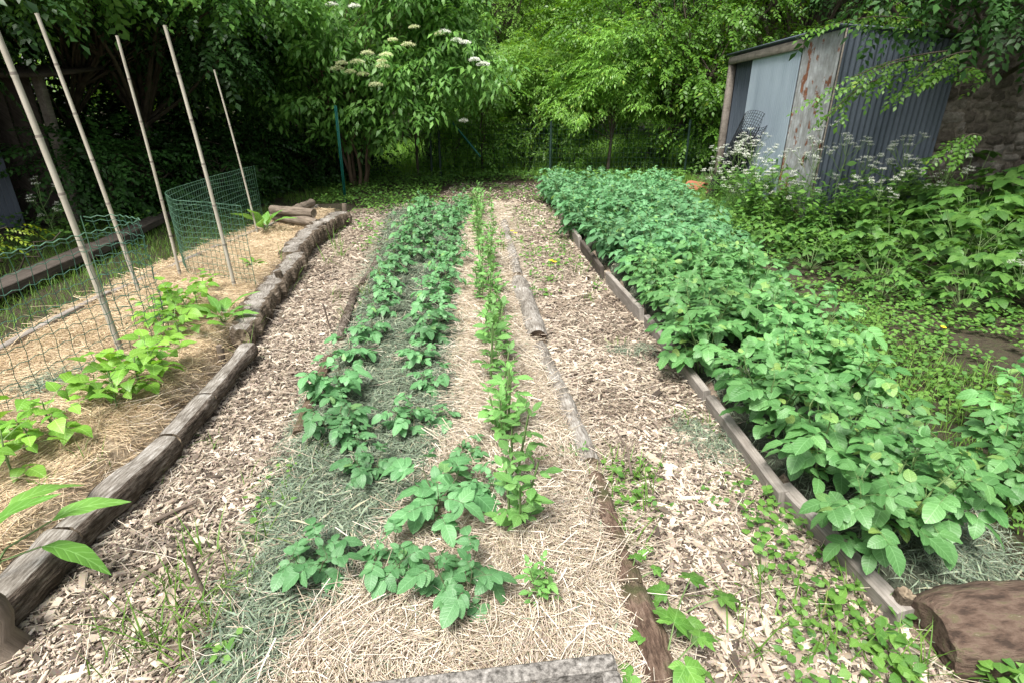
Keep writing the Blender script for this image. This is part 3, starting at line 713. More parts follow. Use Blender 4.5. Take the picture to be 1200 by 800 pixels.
# runner beans
def runner(nl,s):
    fol=MB();stm=MB()
    tube(stm,[(0,0,-.03),(0,0,.06),(.01,.0,.13),(.0,.02,.2)],[.005,.0045,.004,.002],5)
    for q in range(nl):
        la=q*2.4+rng.uniform(-.3,.3); el=rng.uniform(.25,.95); z0=.03+.16*q/nl; L=rng.uniform(.09,.17)
        d=np.array([math.cos(la)*math.cos(el),math.sin(la)*math.cos(el),math.sin(el)])
        compound(fol,stm,(0,0,z0),d,None,L,1,s*rng.uniform(.8,1.1)*1.25,HEART,.85,.5,.002,spread=1.2)
    return fol,stm
lab='bright green runner bean plant by the mesh enclosures on straw'
rb=Kind([plant_proto('runner_bean_plant',runner(n,.086),M['bean'],M['stem'],lab,'bean plant','runner bean plants along the mesh') for n in (8,9,7,10)])
for u,v,s in ((15,555,1.1),(70,517,1.15),(40,530,.9),(138,478,1.05),(165,455,1.2),(120,470,.9),(192,432,1.05),(183,448,1.0),(196,395,.95),(212,402,1.1),(222,378,1.1),(205,370,1),(232,360,.95),(178,380,.8),(240,345,.8)):
    g=P(u,v,.13); rb.put(g[0],g[1],None,s)
def rosette(n,L,el0,el1,tpls):
    fol=MB();stm=MB()
    for q in range(n):
        la=q*2.4+rng.uniform(-.2,.2); el=rng.uniform(el0,el1); d=np.array([math.cos(la)*math.cos(el),math.sin(la)*math.cos(el),math.sin(el)]); l=L*rng.uniform(.75,1.1)
        p1=d*l*.35; tube(stm,[(0,0,-.01),d*l*.18,p1],[.005,.004,.0025],5,cap=False)
        scatter_multi(fol,tpls,np.array([p1]),R1(d,perp_up(d,.2)),np.array([l]))
    return fol,stm
def one(name,fs,fm,sm,loc,label,cat,group=None,sc=1,rz=0):
    r=empty(name,loc,label,cat,group,rz,sc); fs[0].build('foliage',fm,r); fs[1].build('stem',sm,r); return r
def at(u,v,z): g=P(u,v,z); return (g[0],g[1],float(zf(g[0],g[1])))
one('leafy_rosette',rosette(9,.22,.4,1.1,DOCK),M['dock'],M['stem'],at(262,378,.13),'broad glossy leaf rosette beside the runner beans and log edging','leafy plant')
one('leafy_rosette',rosette(8,.3,.5,1.2,DOCK),M['dock'],M['stem'],at(312,270,.13),'upright broad-leaved rosette at the far end of the straw bed','leafy plant')
one('lettuce',rosette(10,.1,.3,1.0,DOCK),M['bean'],M['stem'],at(296,312,.13),'small pale lettuce between the far mesh enclosure and the edging','lettuce')
# foreground dock with long leaves over the log
r=empty('dock_plant',at(-40,690,.13),'dock plant with long leaves reaching over the front log','dock plant'); f=MB(); s_=MB()
b=np.array(r.location)
for tgt,hz,l,dr in (((60,610),.30,.2,(.9,.45,.45)),((48,640),.21,.22,(.95,-.05,.05)),((5,600),.26,.24,(.3,.8,.2)),((-30,640),.3,.25,(.4,.2,.6))):
    q=P(tgt[0],tgt[1],hz)-b; tube(s_,[(0,0,0),q*.5+np.array([0,0,.06]),q],[.005,.004,.003],5,cap=False)
    scatter(f,DOCK[0],np.array([q]),R1(dr,perp_up(dr,.1)),np.array([l]))
f.build('foliage',M['dock'],r); s_.build('stem',M['stem'],r)
# lobed-leaf weeds (hogweed-like)
def palmate():
    m=MB(); 
    for a,l in ((-1.9,.55),(-1.05,.8),(0,1.0),(1.05,.8),(1.9,.55)):
        a+=rng.normal(0,.06); d=np.array([math.sin(a),math.cos(a),0.0]); scatter(m,leaf(5,.62,.45,.1,.25,.05,2),np.array([[0,0,.002*abs(a)]]),R1(d,(0,0,1)),np.array([l]))
    return m.tpl()
PALM=[palmate() for _ in range(3)]
def lobed(n,L,s,el0=.4,el1=1.2):
    fol=MB();stm=MB()
    for q in range(n):
        la=q*2.4+rng.uniform(-.4,.4); el=rng.uniform(el0,el1); l=L*rng.uniform(.6,1.15)
        d=np.array([math.cos(la)*math.cos(el),math.sin(la)*math.cos(el),math.sin(el)]); p=d*l
        tube(stm,[(0,0,-.02),p*.5+np.array([0,0,.03*l]),p],[.004,.003,.002],4,cap=False)
        dd=d*np.array([1,1,.1])+np.array([0,0,-.2]); scatter_multi(fol,PALM,np.array([p]),R1(dd,perp_up(dd,.25)),np.array([s*rng.uniform(.7,1.15)]))
    return fol,stm
for u,v,n,L,s,l in ((735,690,4,.1,.06,'small lobed weed growing between the log slabs'),(790,720,5,.16,.1,'lobed-leaf weed on the chips beside the lowest log'),(775,800,6,.16,.11,'pointed-leaf weed sprouting right of the concrete trough'),(745,650,3,.07,.045,'tiny lobed weed at the gap between log and path')):
    one('lobed_weed',lobed(n,L,s*.82),M['dock'],M['stem'],at(u,v,0),l,'weed')
# undergrowth bushes on the right
lab='lush lobed-leaf undergrowth clump in front of the stone wall'
ug=Kind([plant_proto('undergrowth_clump',lobed(46,.6,.15,.1,1.2),M['under'],M['stem'],lab,'undergrowth','undergrowth clumps by the wall') for _ in range(3)])
for x,y,s in ((3.5,5.1,.75),(4.0,4.6,.85),(4.4,5.3,1.1),(3.6,6.0,.8),(4.6,4.0,1.1),(5.2,4.7,1.3),(4.2,6.3,.9),(5.0,6.0,1.2),(3.1,5.6,.55),(5.7,5.6,1.3),(5.4,3.5,1.1),(3.0,6.5,.7),(4.9,3.0,.9),(6.3,4.7,1.4),(5.8,6.6,1.2),(3.3,4.7,.5),(3.7,4.3,.55),(4.3,4.5,.8),(4.8,5.4,1.1),(3.9,5.6,.85),(5.3,6.3,1.1),(4.5,6.8,.7),(3.5,6.6,.6),(5.5,6.9,1.5),(6.2,6.6,1.6),(6.0,5.8,1.5),(6.9,6.0,1.7)):
    ug.put(x,y,None,s)
def bushy(n,L,s,tp):
    fol=MB();stm=MB()
    for q in range(n):
        la=rng.uniform(0,2*PI); ln=rng.uniform(.1,.7); h=L*rng.uniform(.5,1.1); m=5; t=np.linspace(0,1,m)
        pts=np.outer(t,[math.cos(la)*ln*h,math.sin(la)*ln*h,0])+np.outer(t**.85,[0,0,h]); tube(stm,pts,np.linspace(.003,.0012,m),3,cap=False)
        for tq in np.linspace(.2,1,9):
            f=tq*(m-1); i=min(int(f),m-2); p=pts[i]+(pts[i+1]-pts[i])*(f-i); a=rng.uniform(0,2*PI)
            d=np.array([math.cos(a),math.sin(a),rng.normal(.1,.25)]); scatter_multi(fol,tp,np.array([p]),R1(d,perp_up(d,.3)),np.array([s*rng.uniform(.6,1.2)]))
    return fol,stm
lab='loose leafy weed bush at the foot of the metal shed'
wb=Kind([plant_proto('weed_bush',bushy(26,.62,.075,WL),M['weed'],M['stem'],lab,'weed bush','weed bushes at the shed foot') for _ in range(3)])
for x,y,s in ((3.2,7.4,1.2),(3.45,8.2,1.3),(3.5,7.5,1.35),(3.3,7.0,1.2),(3.6,6.5,1.2),(4.1,6.7,1.25),(4.6,6.85,1.25),(5.1,6.9,1.3),(3.5,9.2,.9),(3.3,6.9,.8),(3.75,6.75,.9),(4.3,6.8,.9),(4.9,6.9,.9),(5.4,6.9,1.0),(3.0,8.3,.6),(4.0,6.4,.8),(2.75,7.2,.5)):
    wb.put(x,y,None,s)
# cow parsley
def umbel(fl,stm,p,d,r,nsub=9):
    d=nrm(d); A=frames(d[None],np.array([[.3,.2,1.]])+.01)[0]
    for k in range(nsub):
        a=2*PI*k/nsub*1.0+rng.uniform(-.3,.3); rr=r*(0 if k==0 else rng.uniform(.6,1)); q=p+A[:,0]*math.cos(a)*rr+A[:,2]*math.sin(a)*rr+d*r*.7
        tube(stm,[p,q],[.0012,.0008],3,cap=False)
        n=10; o=rng.normal(0,r*.16,(n,3)); dirs=rnd_dirs(n)*np.array([1,1,.3]); scatter(fl,leaf(2,.9,.5,.1,.1),q+o,frames(dirs,np.tile([0,0,1.],(n,1))+rng.normal(0,.3,(n,3))),np.full(n,r*.21))
FERN=None
def fern_leaf():
    m=MB()
    for t in np.linspace(.15,1,8):
        for sg in (-1,1):
            l=.42*(1.05-t)+.08; d=np.array([sg*.85,.5,-.1])
            for u_ in (.4,.75,1.0):
                p=np.array([0,t,0])+nrm(d)*l*u_
                scatter(m,leaf(2,.5),np.array([p]),R1(d+np.array([rng.normal(0,.5),rng.normal(0,.5),0]),(0,0,1)),np.array([.16*(1.2-t*.5)]))
    return m.tpl()
FERN=[fern_leaf(),fern_leaf()]
def parsley(h,nb):
    fl=MB();stm=MB();fol=MB()
    m=6; top=np.array([rng.normal(0,.12)*h,rng.normal(0,.12)*h,h]); pts=np.outer(np.linspace(0,1,m),top); pts[1:-1]+=rng.normal(0,.012,(m-2,3)); tube(stm,pts,np.linspace(.006,.0025,m),5)
    umbel(fl,stm,pts[-1],(0,0,1),.042)
    for k in range(nb):
        t=rng.uniform(.35,.9); p=top*t; a=k*2.4+rng.uniform(-.4,.4); l=h*rng.uniform(.2,.4); d=np.array([math.cos(a)*.6,math.sin(a)*.6,.9]); q=p+nrm(d)*l; tube(stm,[p,(p+q)/2+np.array([0,0,-.02]),q],[.003,.0025,.0015],4,cap=False)
        umbel(fl,stm,q,d*.4+np.array([0,0,.6]),rng.uniform(.028,.042))
        for e in range(2):
            a2=a+rng.uniform(-1,1); q2=q-nrm(d)*l*.4+np.array([math.cos(a2),math.sin(a2),.8])*l*.3; tube(stm,[q-nrm(d)*l*.4,q2],[.002,.0012],3,cap=False); umbel(fl,stm,q2,(0,0,1),.028,7)
    for k in range(12):
        a=rng.uniform(0,2*PI); z=h*rng.uniform(.03,.6); d=np.array([math.cos(a),math.sin(a),.45]); p=top*(z/h); s=h*rng.uniform(.16,.3); tube(stm,[p,p+nrm(d)*s*.4],[.002,.0012],3,cap=False)
        scatter_multi(fol,FERN,np.array([p+nrm(d)*s*.2]),R1(d,perp_up(d,.2)),np.array([s]))
    return fl,stm,fol
lab='white flowering cow parsley among the weeds around the metal shed'
cpk=[]
for k in range(4):
    fl,stm,fol=parsley(1.0,7); r=empty('cow_parsley',(0,0,0),lab,'cow parsley','cow parsley around the shed'); fol.build('foliage',M['under'],r); stm.build('stem',M['stem'],r); fl.build('flower_heads',M['white'],r); cpk.append(r)
cpk=Kind(cpk)
for x,y,s in ((3.5,8.9,.95),(3.3,9.3,.9),(3.55,8.3,1.2),(3.4,6.75,1.0),(3.75,6.6,1.15),(4.6,6.75,1.1),(5.0,6.7,1.0),(3.15,7.5,.9),(3.25,8.5,1.0),(3.0,7.9,.7),(3.35,7.7,1.1),(3.4,7.2,.95),(4.0,6.6,.95),(4.4,6.5,1.05),(4.1,6.2,.85),(4.8,6.3,.95),(3.7,7.0,1.1),(3.1,9.0,.8),(3.2,8.0,.8)): cpk.put(x,y,None,s)
for x,y,s,l in ((4.9,4.9,.95,'cow parsley with white umbels rising in front of the stone wall'),(5.3,4.4,.85,'cow parsley nearest the right edge by the stone wall'),(4.0,4.2,.5,'low cow parsley flowering over bare soil under the undergrowth'),(4.25,3.95,.4,'smallest cow parsley at the front of the undergrowth'),(-5.3,6.4,.75,'cow parsley flowering beside the old timber beams on the left')): cpk.put(x,y,None,s,l)
# yellow flowers
r=empty('yellow_flower',at(1103,390,.03),'tiny yellow poppy pair in the grass right of the potato row','flower'); f=MB(); s_=MB()
for dx,dy,h in ((0,0,.08),(.025,.02,.065)):
    tube(s_,[(dx,dy,0),(dx,dy,h)],.0015,4); a=np.arange(5)*2*PI/5; d=np.stack([np.cos(a),np.sin(a),np.full(5,.4)],-1); scatter(f,leaf(3,.9,.6),np.tile([dx,dy,h],(5,1)),frames(d,np.tile([0,0,1.],(5,1))),np.full(5,.02))
f.build('petals',M['yellow_petal'],r); s_.build('stem',M['stem'],r)
yk=Kind([r]); yk.used=[True]
for u,v,l in ((645,318,'tiny yellow flower on the far right path beside the bean bed'),(600,283,'tiny yellow flower in weeds near the far end of the path'),(340,265,'tiny yellow flower at the far end of the left straw bed'),(860,235,'tiny yellow flower near the terracotta tiles')): 
    g=P(u,v); yk.put(g[0],g[1],None,1.5,l)
# shrub on the left: yellow green
def shrub_sprays(fol,stm,c,r,n,spray,s,lo=0.0):
    pass
# ------------------------------------------------------------------ sprays and trees
def spray_simple(n=11,L=.36,l=.085,w=.56,droop=.35):
    m=MB(); t=leaf(2,w,.45,.25,.25); ps=[];ds=[];ns=[];ss=[]
    for k in range(n):
        f=(k+1)/n; sg=1 if k%2 else -1; a=(.95 if k<n-1 else 0)+rng.normal(0,.15)
        ps.append((0,L*f,-droop*L*f*f)); ds.append((sg*math.sin(a),math.cos(a),-.25+rng.normal(0,.15))); ns.append((rng.normal(0,.25),rng.normal(0,.25),1)); ss.append(l*rng.uniform(.7,1.15))
    scatter(m,t,np.array(ps),frames(np.array(ds,float),np.array(ns,float)),np.array(ss)); return m.tpl()
def spray_pinnate(k=3,L=.2,pairs=4,l=.075,w=.36):
    m=MB(); t=leaf(2,w,.45,.2,.3); ps=[];ds=[];ns=[];ss=[]
    for q in range(k):
        a=(q-(k-1)/2)*1.1+rng.normal(0,.2); d=np.array([math.sin(a),math.cos(a),rng.normal(0,.2)]); o=np.array([0,.08*q,0]); sd=np.array([math.cos(a),-math.sin(a),0])
        for i in range(pairs+1):
            f=.3+.7*i/pairs; p=o+d*L*f+np.array([0,0,-.06*f*f])
            if i==pairs: ps.append(p);ds.append(d+[0,0,-.4]);ns.append((0,0,1));ss.append(l*1.1)
            else:
                for sg in (-1,1): ps.append(p);ds.append(d*.5+sd*sg*.9+np.array([0,0,-.3+rng.normal(0,.15)]));ns.append((rng.normal(0,.2),rng.normal(0,.2),1));ss.append(l*rng.uniform(.8,1.15))
    scatter(m,t,np.array(ps),frames(np.array(ds,float),np.array(ns,float)),np.array(ss)); return m.tpl()
SP_H=[spray_simple() for _ in range(4)]
SP_P=[spray_pinnate() for _ in range(4)]
SP_E=[spray_pinnate(3,.24,2,.12,.42) for _ in range(4)]
SP_B=[spray_simple(9,.4,.19,.17,.6) for _ in range(3)]
SP_S=[spray_simple(9,.25,.055,.6,.2) for _ in range(3)]
def in_ell(n,shell=.45):
    d=rnd_dirs(n); r=rng.uniform(shell**3,1,n)**(1/3); return d*r[:,None]
def tree(name,base,blobs,ncl,nsp,sprays,smul,mleaf,mbark,label,cat,group=None,trunk_r=.1,stems=1,clr=.55,droop=.25,limbs=True,flowers=0,lean=(0,0)):
    """base point; blobs = list of (centre relative to base, radii); clusters of leaf sprays fill the blobs"""
    root=empty(name,base,label,cat,group); tb=MB(); cb=MB(); vol=np.array([np.prod(b[1]) for b in blobs])**.8; vol/=vol.sum()
    tops=[]; allc=[]
    for (c,r),f in zip(blobs,vol):
        c=np.array(c,float); r=np.array(r,float); n=max(3,int(ncl*f)); cl=c+in_ell(n)*r; allc.append((c,r,cl)); tops.append(c)
    main=np.mean(tops,0); st=[]
    for k in range(stems):
        a=2*PI*k/stems+.5; off=np.array([math.cos(a),math.sin(a),0])*(.12 if stems>1 else 0); e=main*np.array([1,1,.95])+np.array([math.cos(a),math.sin(a),0])*(.7 if stems>1 else 0)
        t=np.linspace(0,1,8)[:,None]; pts=off+(e-off)*t**np.array([1.3,1.3,1]); pts[1:-1]+=rng.normal(0,.04,(6,3)); pts[0,2]-=.1
        tube(tb,pts,np.linspace(trunk_r,trunk_r*.4,8)*np.array([1.35]+[1]*7),9,rough=.06,seed=k); st.append(pts)
    for c,r,cl in allc:
        for q in (cl if limbs else cl[:0]):
            sp_=st[rng.integers(0,len(st))]; i0=sp_[rng.integers(3,8)]; mid=(i0+q)/2+rng.normal(0,.12,3)+np.array([0,0,.12]); tube(tb,[i0,mid,q],[trunk_r*.28,trunk_r*.18,.006],5,cap=False)
        n=len(cl)*nsp; idx=np.repeat(np.arange(len(cl)),nsp); o=in_ell(n,.2)*clr*np.array([1.15,1.15,.7]); pos=cl[idx]+o
        out=nrm((pos-c)/r)*.7+nrm(o)*.8+rng.normal(0,.35,(n,3)); out[:,2]=out[:,2]*.6-droop
        nn=np.column_stack([rng.normal(0,.3,(n,2))+out[:,:2]*.35,np.ones(n)])
        scatter_multi(cb,sprays,pos,frames(out,nn),smul*rng.uniform(.55,1.4,n))
    tb.build('trunk',mbark,root); cb.build('crown',mleaf,root)
    return root
def retree(src,loc,rz,sc,label):
    o=copy_tree(src); o.location=loc; o.rotation_euler=(0,0,rz); o.scale=(sc,)*3; o['label']=label; return o
G0=lambda x,y: (x,y,float(zf(x,y))-.03)
# elder with flat white heads
el=tree('elder_shrub',G0(-3.15,11.7),[((.1,.1,3.3),(2.3,1.5,1.5)),((1.6,-.1,2.5),(1.3,1.0,1.0)),((-1.3,0,2.7),(1.1,1.0,1.2)),((.2,.4,1.6),(.9,.7,.7)),((-.7,-.3,1.8),(.8,.5,.6)),((.9,-.5,1.5),(.7,.5,.5))],130,26,SP_E,1.0,M['elder'],M['bark_red'],'multi-stemmed elder shrub with flat cream and white flower heads','shrub',trunk_r=.035,stems=7,clr=.5)
def umbels(spots,r,mat,name):
    f=MB(); s_=MB()
    for u,v,Y in spots:
        p=PY(u,v,Y-.75)-np.array(el.location); rr=r*rng.uniform(.8,1.2); n=420
        a=rng.uniform(0,2*PI,n); q=np.sqrt(rng.random(n))*rr; o=np.stack([np.cos(a)*q,np.sin(a)*q,-.35*q*q/rr+rng.normal(0,.008,n)],-1)
        R=frames(np.array([[rng.normal(0,.15),1,.2]]),np.array([[0,-.2,1]]))[0]; o=o@R.T
        scatter(f,leaf(2,.95,.5,.1,.0),p+o,frames(rnd_dirs(n)*np.array([1,1,.2])@R.T,np.tile(R[:,2],(n,1))+rng.normal(0,.25,(n,3))),np.full(n,.0135))
    f.build(name,mat,el)
umbels([(388,3,10.6),(415,5,10.6),(545,48,11.0),(556,68,11.0),(566,73,11.0),(543,140,11.6),(520,35,11.0),(535,45,11)],.105,M['white'],'white_flower_heads')
umbels([(400,72,10.5),(410,82,10.5),(418,70,10.5),(447,70,10.5),(440,97,10.5),(430,60,10.7),(460,45,10.8),(478,50,10.8),(515,38,11),(485,30,10.9),(425,85,10.6),(395,78,10.5),(452,62,10.5),(448,75,10.5)],.1,M['cream'],'cream_flower_heads')
# bright pinnate shrubs beyond the fence
tree('bright_shrub',G0(.35,14.9),[((0,0,1.9),(1.4,1.1,.95)),((1.2,-.5,1.55),(1.2,.9,.85)),((-.9,.1,1.5),(.8,.8,.7)),((.1,-.4,.95),(1.0,.5,.45))],88,26,SP_P,1.05,M['bright'],M['bark'],'rounded bright green feathery shrub arching over the wire fence','shrub',trunk_r=.05,stems=4,clr=.42)
tree('young_tree',G0(2.3,13.6),[((.1,.1,2.4),(1.0,.8,.8)),((.7,.0,1.8),(.6,.5,.4)),((-.7,-.1,1.7),(.55,.5,.4))],40,24,SP_P,.95,M['bright'],M['bark'],'thin young tree with a slim dark trunk at the wire fence','tree',trunk_r=.045,clr=.4)
tree('leafy_bush',G0(-.75,14.0),[((0,0,1.1),(.55,.55,1.0)),((.2,0,2.0),(.6,.5,.5))],26,24,SP_H,1.0,M['mid'],M['bark'],'leafy bush just left of the bright feathery shrub','shrub',trunk_r=.03,stems=3,clr=.35)
bs=[o_ for o_ in bpy.data.objects if o_.name.startswith('leafy_bush')][0]
for x,y,sc_,rz,l in ((1.35,14.1,.62,1.0,'low leafy bush under the bright feathery shrub'),(3.2,14.2,.75,2.2,'leafy bush between the young tree and the hornbeam'),(4.6,13.8,.9,3.9,'leafy bush under the right side of the hornbeam'),(-1.5,13.7,.6,5.0,'leafy bush at the foot of the slanting fence brace'),(5.6,13.2,1.0,.5,'leafy bush behind the far end of the metal shed')): retree(bs,G0(x,y),rz,sc_,l)
hb=tree('hornbeam',G0(3.6,14.6),[((0,0,3.7),(2.2,1.6,1.6)),((-1.2,-.4,2.9),(1.3,1.0,.9)),((1.2,-.6,2.0),(1.0,.8,1.0)),((2.2,-.5,3.0),(1.5,1.2,1.6)),((1.6,-.7,.9),(1.0,.7,.7)),((.4,-1.2,2.2),(1.1,.5,.7)),((.9,-1.1,1.1),(.7,.4,.6))],150,28,SP_H,1.05,M['mid'],M['bark'],'large hornbeam with yellow-tinged leaves between the fence and the shed','tree',trunk_r=.07,stems=3,clr=.5)
# woodland behind
bt=tree('woodland_tree',G0(-.6,22.5),[((0,0,4.6),(2.6,2.2,2.8)),((-1.3,-.8,2.6),(1.5,1.2,1.5)),((1.4,-.8,2.8),(1.5,1.2,1.5))],105,26,SP_H,1.45,M['far'],M['bark'],'leafy woodland tree behind the elder and the bright feathery shrub','tree','woodland trees beyond the meadow',trunk_r=.16,clr=.7)
bt2=tree('woodland_tree',G0(3.1,23.5),[((0,0,4.3),(2.4,2.2,2.4)),((.8,-1,2.2),(1.8,1.4,1.6)),((-1.2,-1,2.6),(1.4,1.2,1.3))],100,26,SP_S,2.1,M['far'],M['bark'],'woodland tree behind the hornbeam','tree','woodland trees beyond the meadow',trunk_r=.16,clr=.7)
wl='leafy woodland tree in the far row beyond the meadow'
for k,(x,y,s) in enumerate(((-4.2,22,1.0),(-8,19,1.05),(-12,21,1.2),(6.8,22.5,1.0),(10.5,20,1.15),(14,21,1.2),(-6,27,1.5),(-1.5,29,1.5),(2.6,30,1.6),(7.5,29,1.5),(12.5,29,1.6),(-11,28,1.6))): retree((bt,bt2)[k%2],G0(x,y),rng.uniform(0,6.28),s,wl)
mb=MB(); n=26000; a=rng.uniform(math.radians(20),math.radians(160),n); rr=rng.uniform(33,40,n); pos=np.column_stack([np.cos(a)*rr,np.sin(a)*rr,rng.uniform(0,1,n)**.8*12])
scatter_multi(mb,SP_H,pos,frames(rnd_dirs(n)*np.array([1,1,.4])-np.array([0,0,.2]),np.tile([0,-.3,1.],(n,1))+rng.normal(0,.3,(n,3))),rng.uniform(2.2,4,n))
tag(mb.build('far_wood',M['far']),'distant wood closing the view behind all trees','wood',None,'stuff')
# dark trees on the left
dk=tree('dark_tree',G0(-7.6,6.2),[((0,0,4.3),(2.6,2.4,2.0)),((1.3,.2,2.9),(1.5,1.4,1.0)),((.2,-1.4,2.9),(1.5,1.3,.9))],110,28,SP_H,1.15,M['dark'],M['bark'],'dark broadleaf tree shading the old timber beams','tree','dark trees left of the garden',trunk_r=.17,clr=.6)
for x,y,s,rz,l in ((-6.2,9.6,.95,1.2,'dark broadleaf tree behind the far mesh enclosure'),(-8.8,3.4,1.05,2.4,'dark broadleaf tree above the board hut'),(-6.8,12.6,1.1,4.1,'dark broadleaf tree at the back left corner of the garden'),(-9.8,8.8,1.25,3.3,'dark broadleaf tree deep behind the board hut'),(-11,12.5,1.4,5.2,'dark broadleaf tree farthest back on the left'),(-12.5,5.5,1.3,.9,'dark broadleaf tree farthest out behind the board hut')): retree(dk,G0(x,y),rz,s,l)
tree('overhanging_tree',G0(-8.0,9.8),[((2.7,-2.8,3.3),(1.0,.9,.45)),((3.7,-2.4,3.2),(.9,.8,.4)),((4.3,-.6,3.1),(1.0,1.0,.5)),((2.7,-1.4,3.9),(1.3,1.2,.8))],60,26,SP_H,1.05,M['elder'],M['bark'],'tree whose lit leafy boughs hang over the canes','tree',trunk_r=.07,clr=.4)
lab='low dark shrub in the shade behind the mesh enclosures'
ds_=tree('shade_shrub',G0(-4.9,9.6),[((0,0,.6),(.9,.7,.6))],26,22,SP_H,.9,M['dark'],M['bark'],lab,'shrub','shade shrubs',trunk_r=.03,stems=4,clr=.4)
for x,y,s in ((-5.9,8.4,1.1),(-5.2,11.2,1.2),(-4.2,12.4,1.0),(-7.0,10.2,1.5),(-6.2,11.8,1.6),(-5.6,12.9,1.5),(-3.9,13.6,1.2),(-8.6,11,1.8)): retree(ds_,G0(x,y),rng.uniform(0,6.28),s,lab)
tree('yellow_shrub',G0(-5.15,5.3),[((0,0,.45),(.34,.3,.25)),((-.3,.2,.36),(.3,.25,.2))],13,7,SP_H,.55,M['yellow'],M['bark'],'small yellow-green shrub in front of the old timber beams','shrub',trunk_r=.012,stems=4,clr=.2)
tree('narrow_leaved_bush',G0(-1.95,14.2),[((0,0,1.2),(.8,.6,.9))],22,20,SP_B,1.0,M['elder'],M['bark'],'bush with long narrow leaves between elder and corner fence posts','shrub',trunk_r=.02,stems=5,clr=.4)
# dark tree above the shed
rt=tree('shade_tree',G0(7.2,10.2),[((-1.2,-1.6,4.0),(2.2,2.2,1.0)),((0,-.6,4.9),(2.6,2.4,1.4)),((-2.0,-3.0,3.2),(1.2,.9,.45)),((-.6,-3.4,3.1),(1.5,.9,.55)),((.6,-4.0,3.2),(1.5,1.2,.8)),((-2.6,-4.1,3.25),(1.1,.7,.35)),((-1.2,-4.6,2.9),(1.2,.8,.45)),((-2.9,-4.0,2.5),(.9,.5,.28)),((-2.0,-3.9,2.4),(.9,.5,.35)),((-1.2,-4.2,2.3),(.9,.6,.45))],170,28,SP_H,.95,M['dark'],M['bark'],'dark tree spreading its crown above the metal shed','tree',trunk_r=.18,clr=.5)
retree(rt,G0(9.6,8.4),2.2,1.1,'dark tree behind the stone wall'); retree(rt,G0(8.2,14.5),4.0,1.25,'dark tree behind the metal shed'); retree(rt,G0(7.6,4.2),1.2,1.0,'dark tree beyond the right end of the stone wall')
# leafy bough across the shed front
r=empty('hanging_bough',(5.2,6.5,2.9),'leafy bough hanging across the corner of the metal shed','branch'); b=MB(); f=MB()
for a_,b_ in (((1110,60,6.3),(938,128,6.1)),((1090,72,6.3),(985,112,6.0)),((1100,30,6.4),(940,42,6.2)),((1050,90,6.3),(962,145,6.1)),((1140,60,6.3),(1050,115,6.2)),((1150,160,6.2),(1105,190,6.0)),((1160,90,6.2),(1090,100,6.1))):
    p0=PY(*a_)-np.array(r.location); p1=PY(*b_)-np.array(r.location); t=np.linspace(0,1,9)[:,None]; pts=p0+(p1-p0)*t+np.array([0,0,.12])*np.sin(t*PI); tube(b,pts,np.linspace(.009,.003,9),5)
    for q in range(15):
        tq=.12+.88*q/14; i=min(int(tq*8),7); p=pts[i]; d=nrm(p1-p0)+rng.normal(0,.5,3)*np.array([1,1,.3])
        scatter_multi(f,SP_H,np.array([p]),R1(d,(rng.normal(0,.2),-.3,1)),np.array([.7*rng.uniform(.8,1.2)]))
b.build('twigs',M['bark'],r); f.build('leaves',M['mid'],r)
# thicket of thin stalks
mb=MB()
for k in range(150):
    x=rng.uniform(-5.4,-3.4); y=rng.uniform(12.2,14); h=rng.uniform(1.2,2.6); tube(mb,[(x,y,0),(x+rng.normal(0,.1),y,h*.5),(x+rng.normal(0,.25),y+rng.normal(0,.2),h)],[.009,.008,.004],4,cap=False)
tag(mb.build('stalk_thicket',M['bark']),'thicket of thin bare stalks in the shade left of the elder','thicket',None,'stuff')
for u,v,h,l in ((492,208,2.4,'leaning grey trunk behind the corner fence posts'),):
    r=tree('slim_tree',G0(-2.1,14.9),[((-.5,.1,3.4),(1.3,1.0,.9))],26,24,SP_E,1.0,M['elder'],M['bark'],l,'tree',trunk_r=.075,clr=.45)
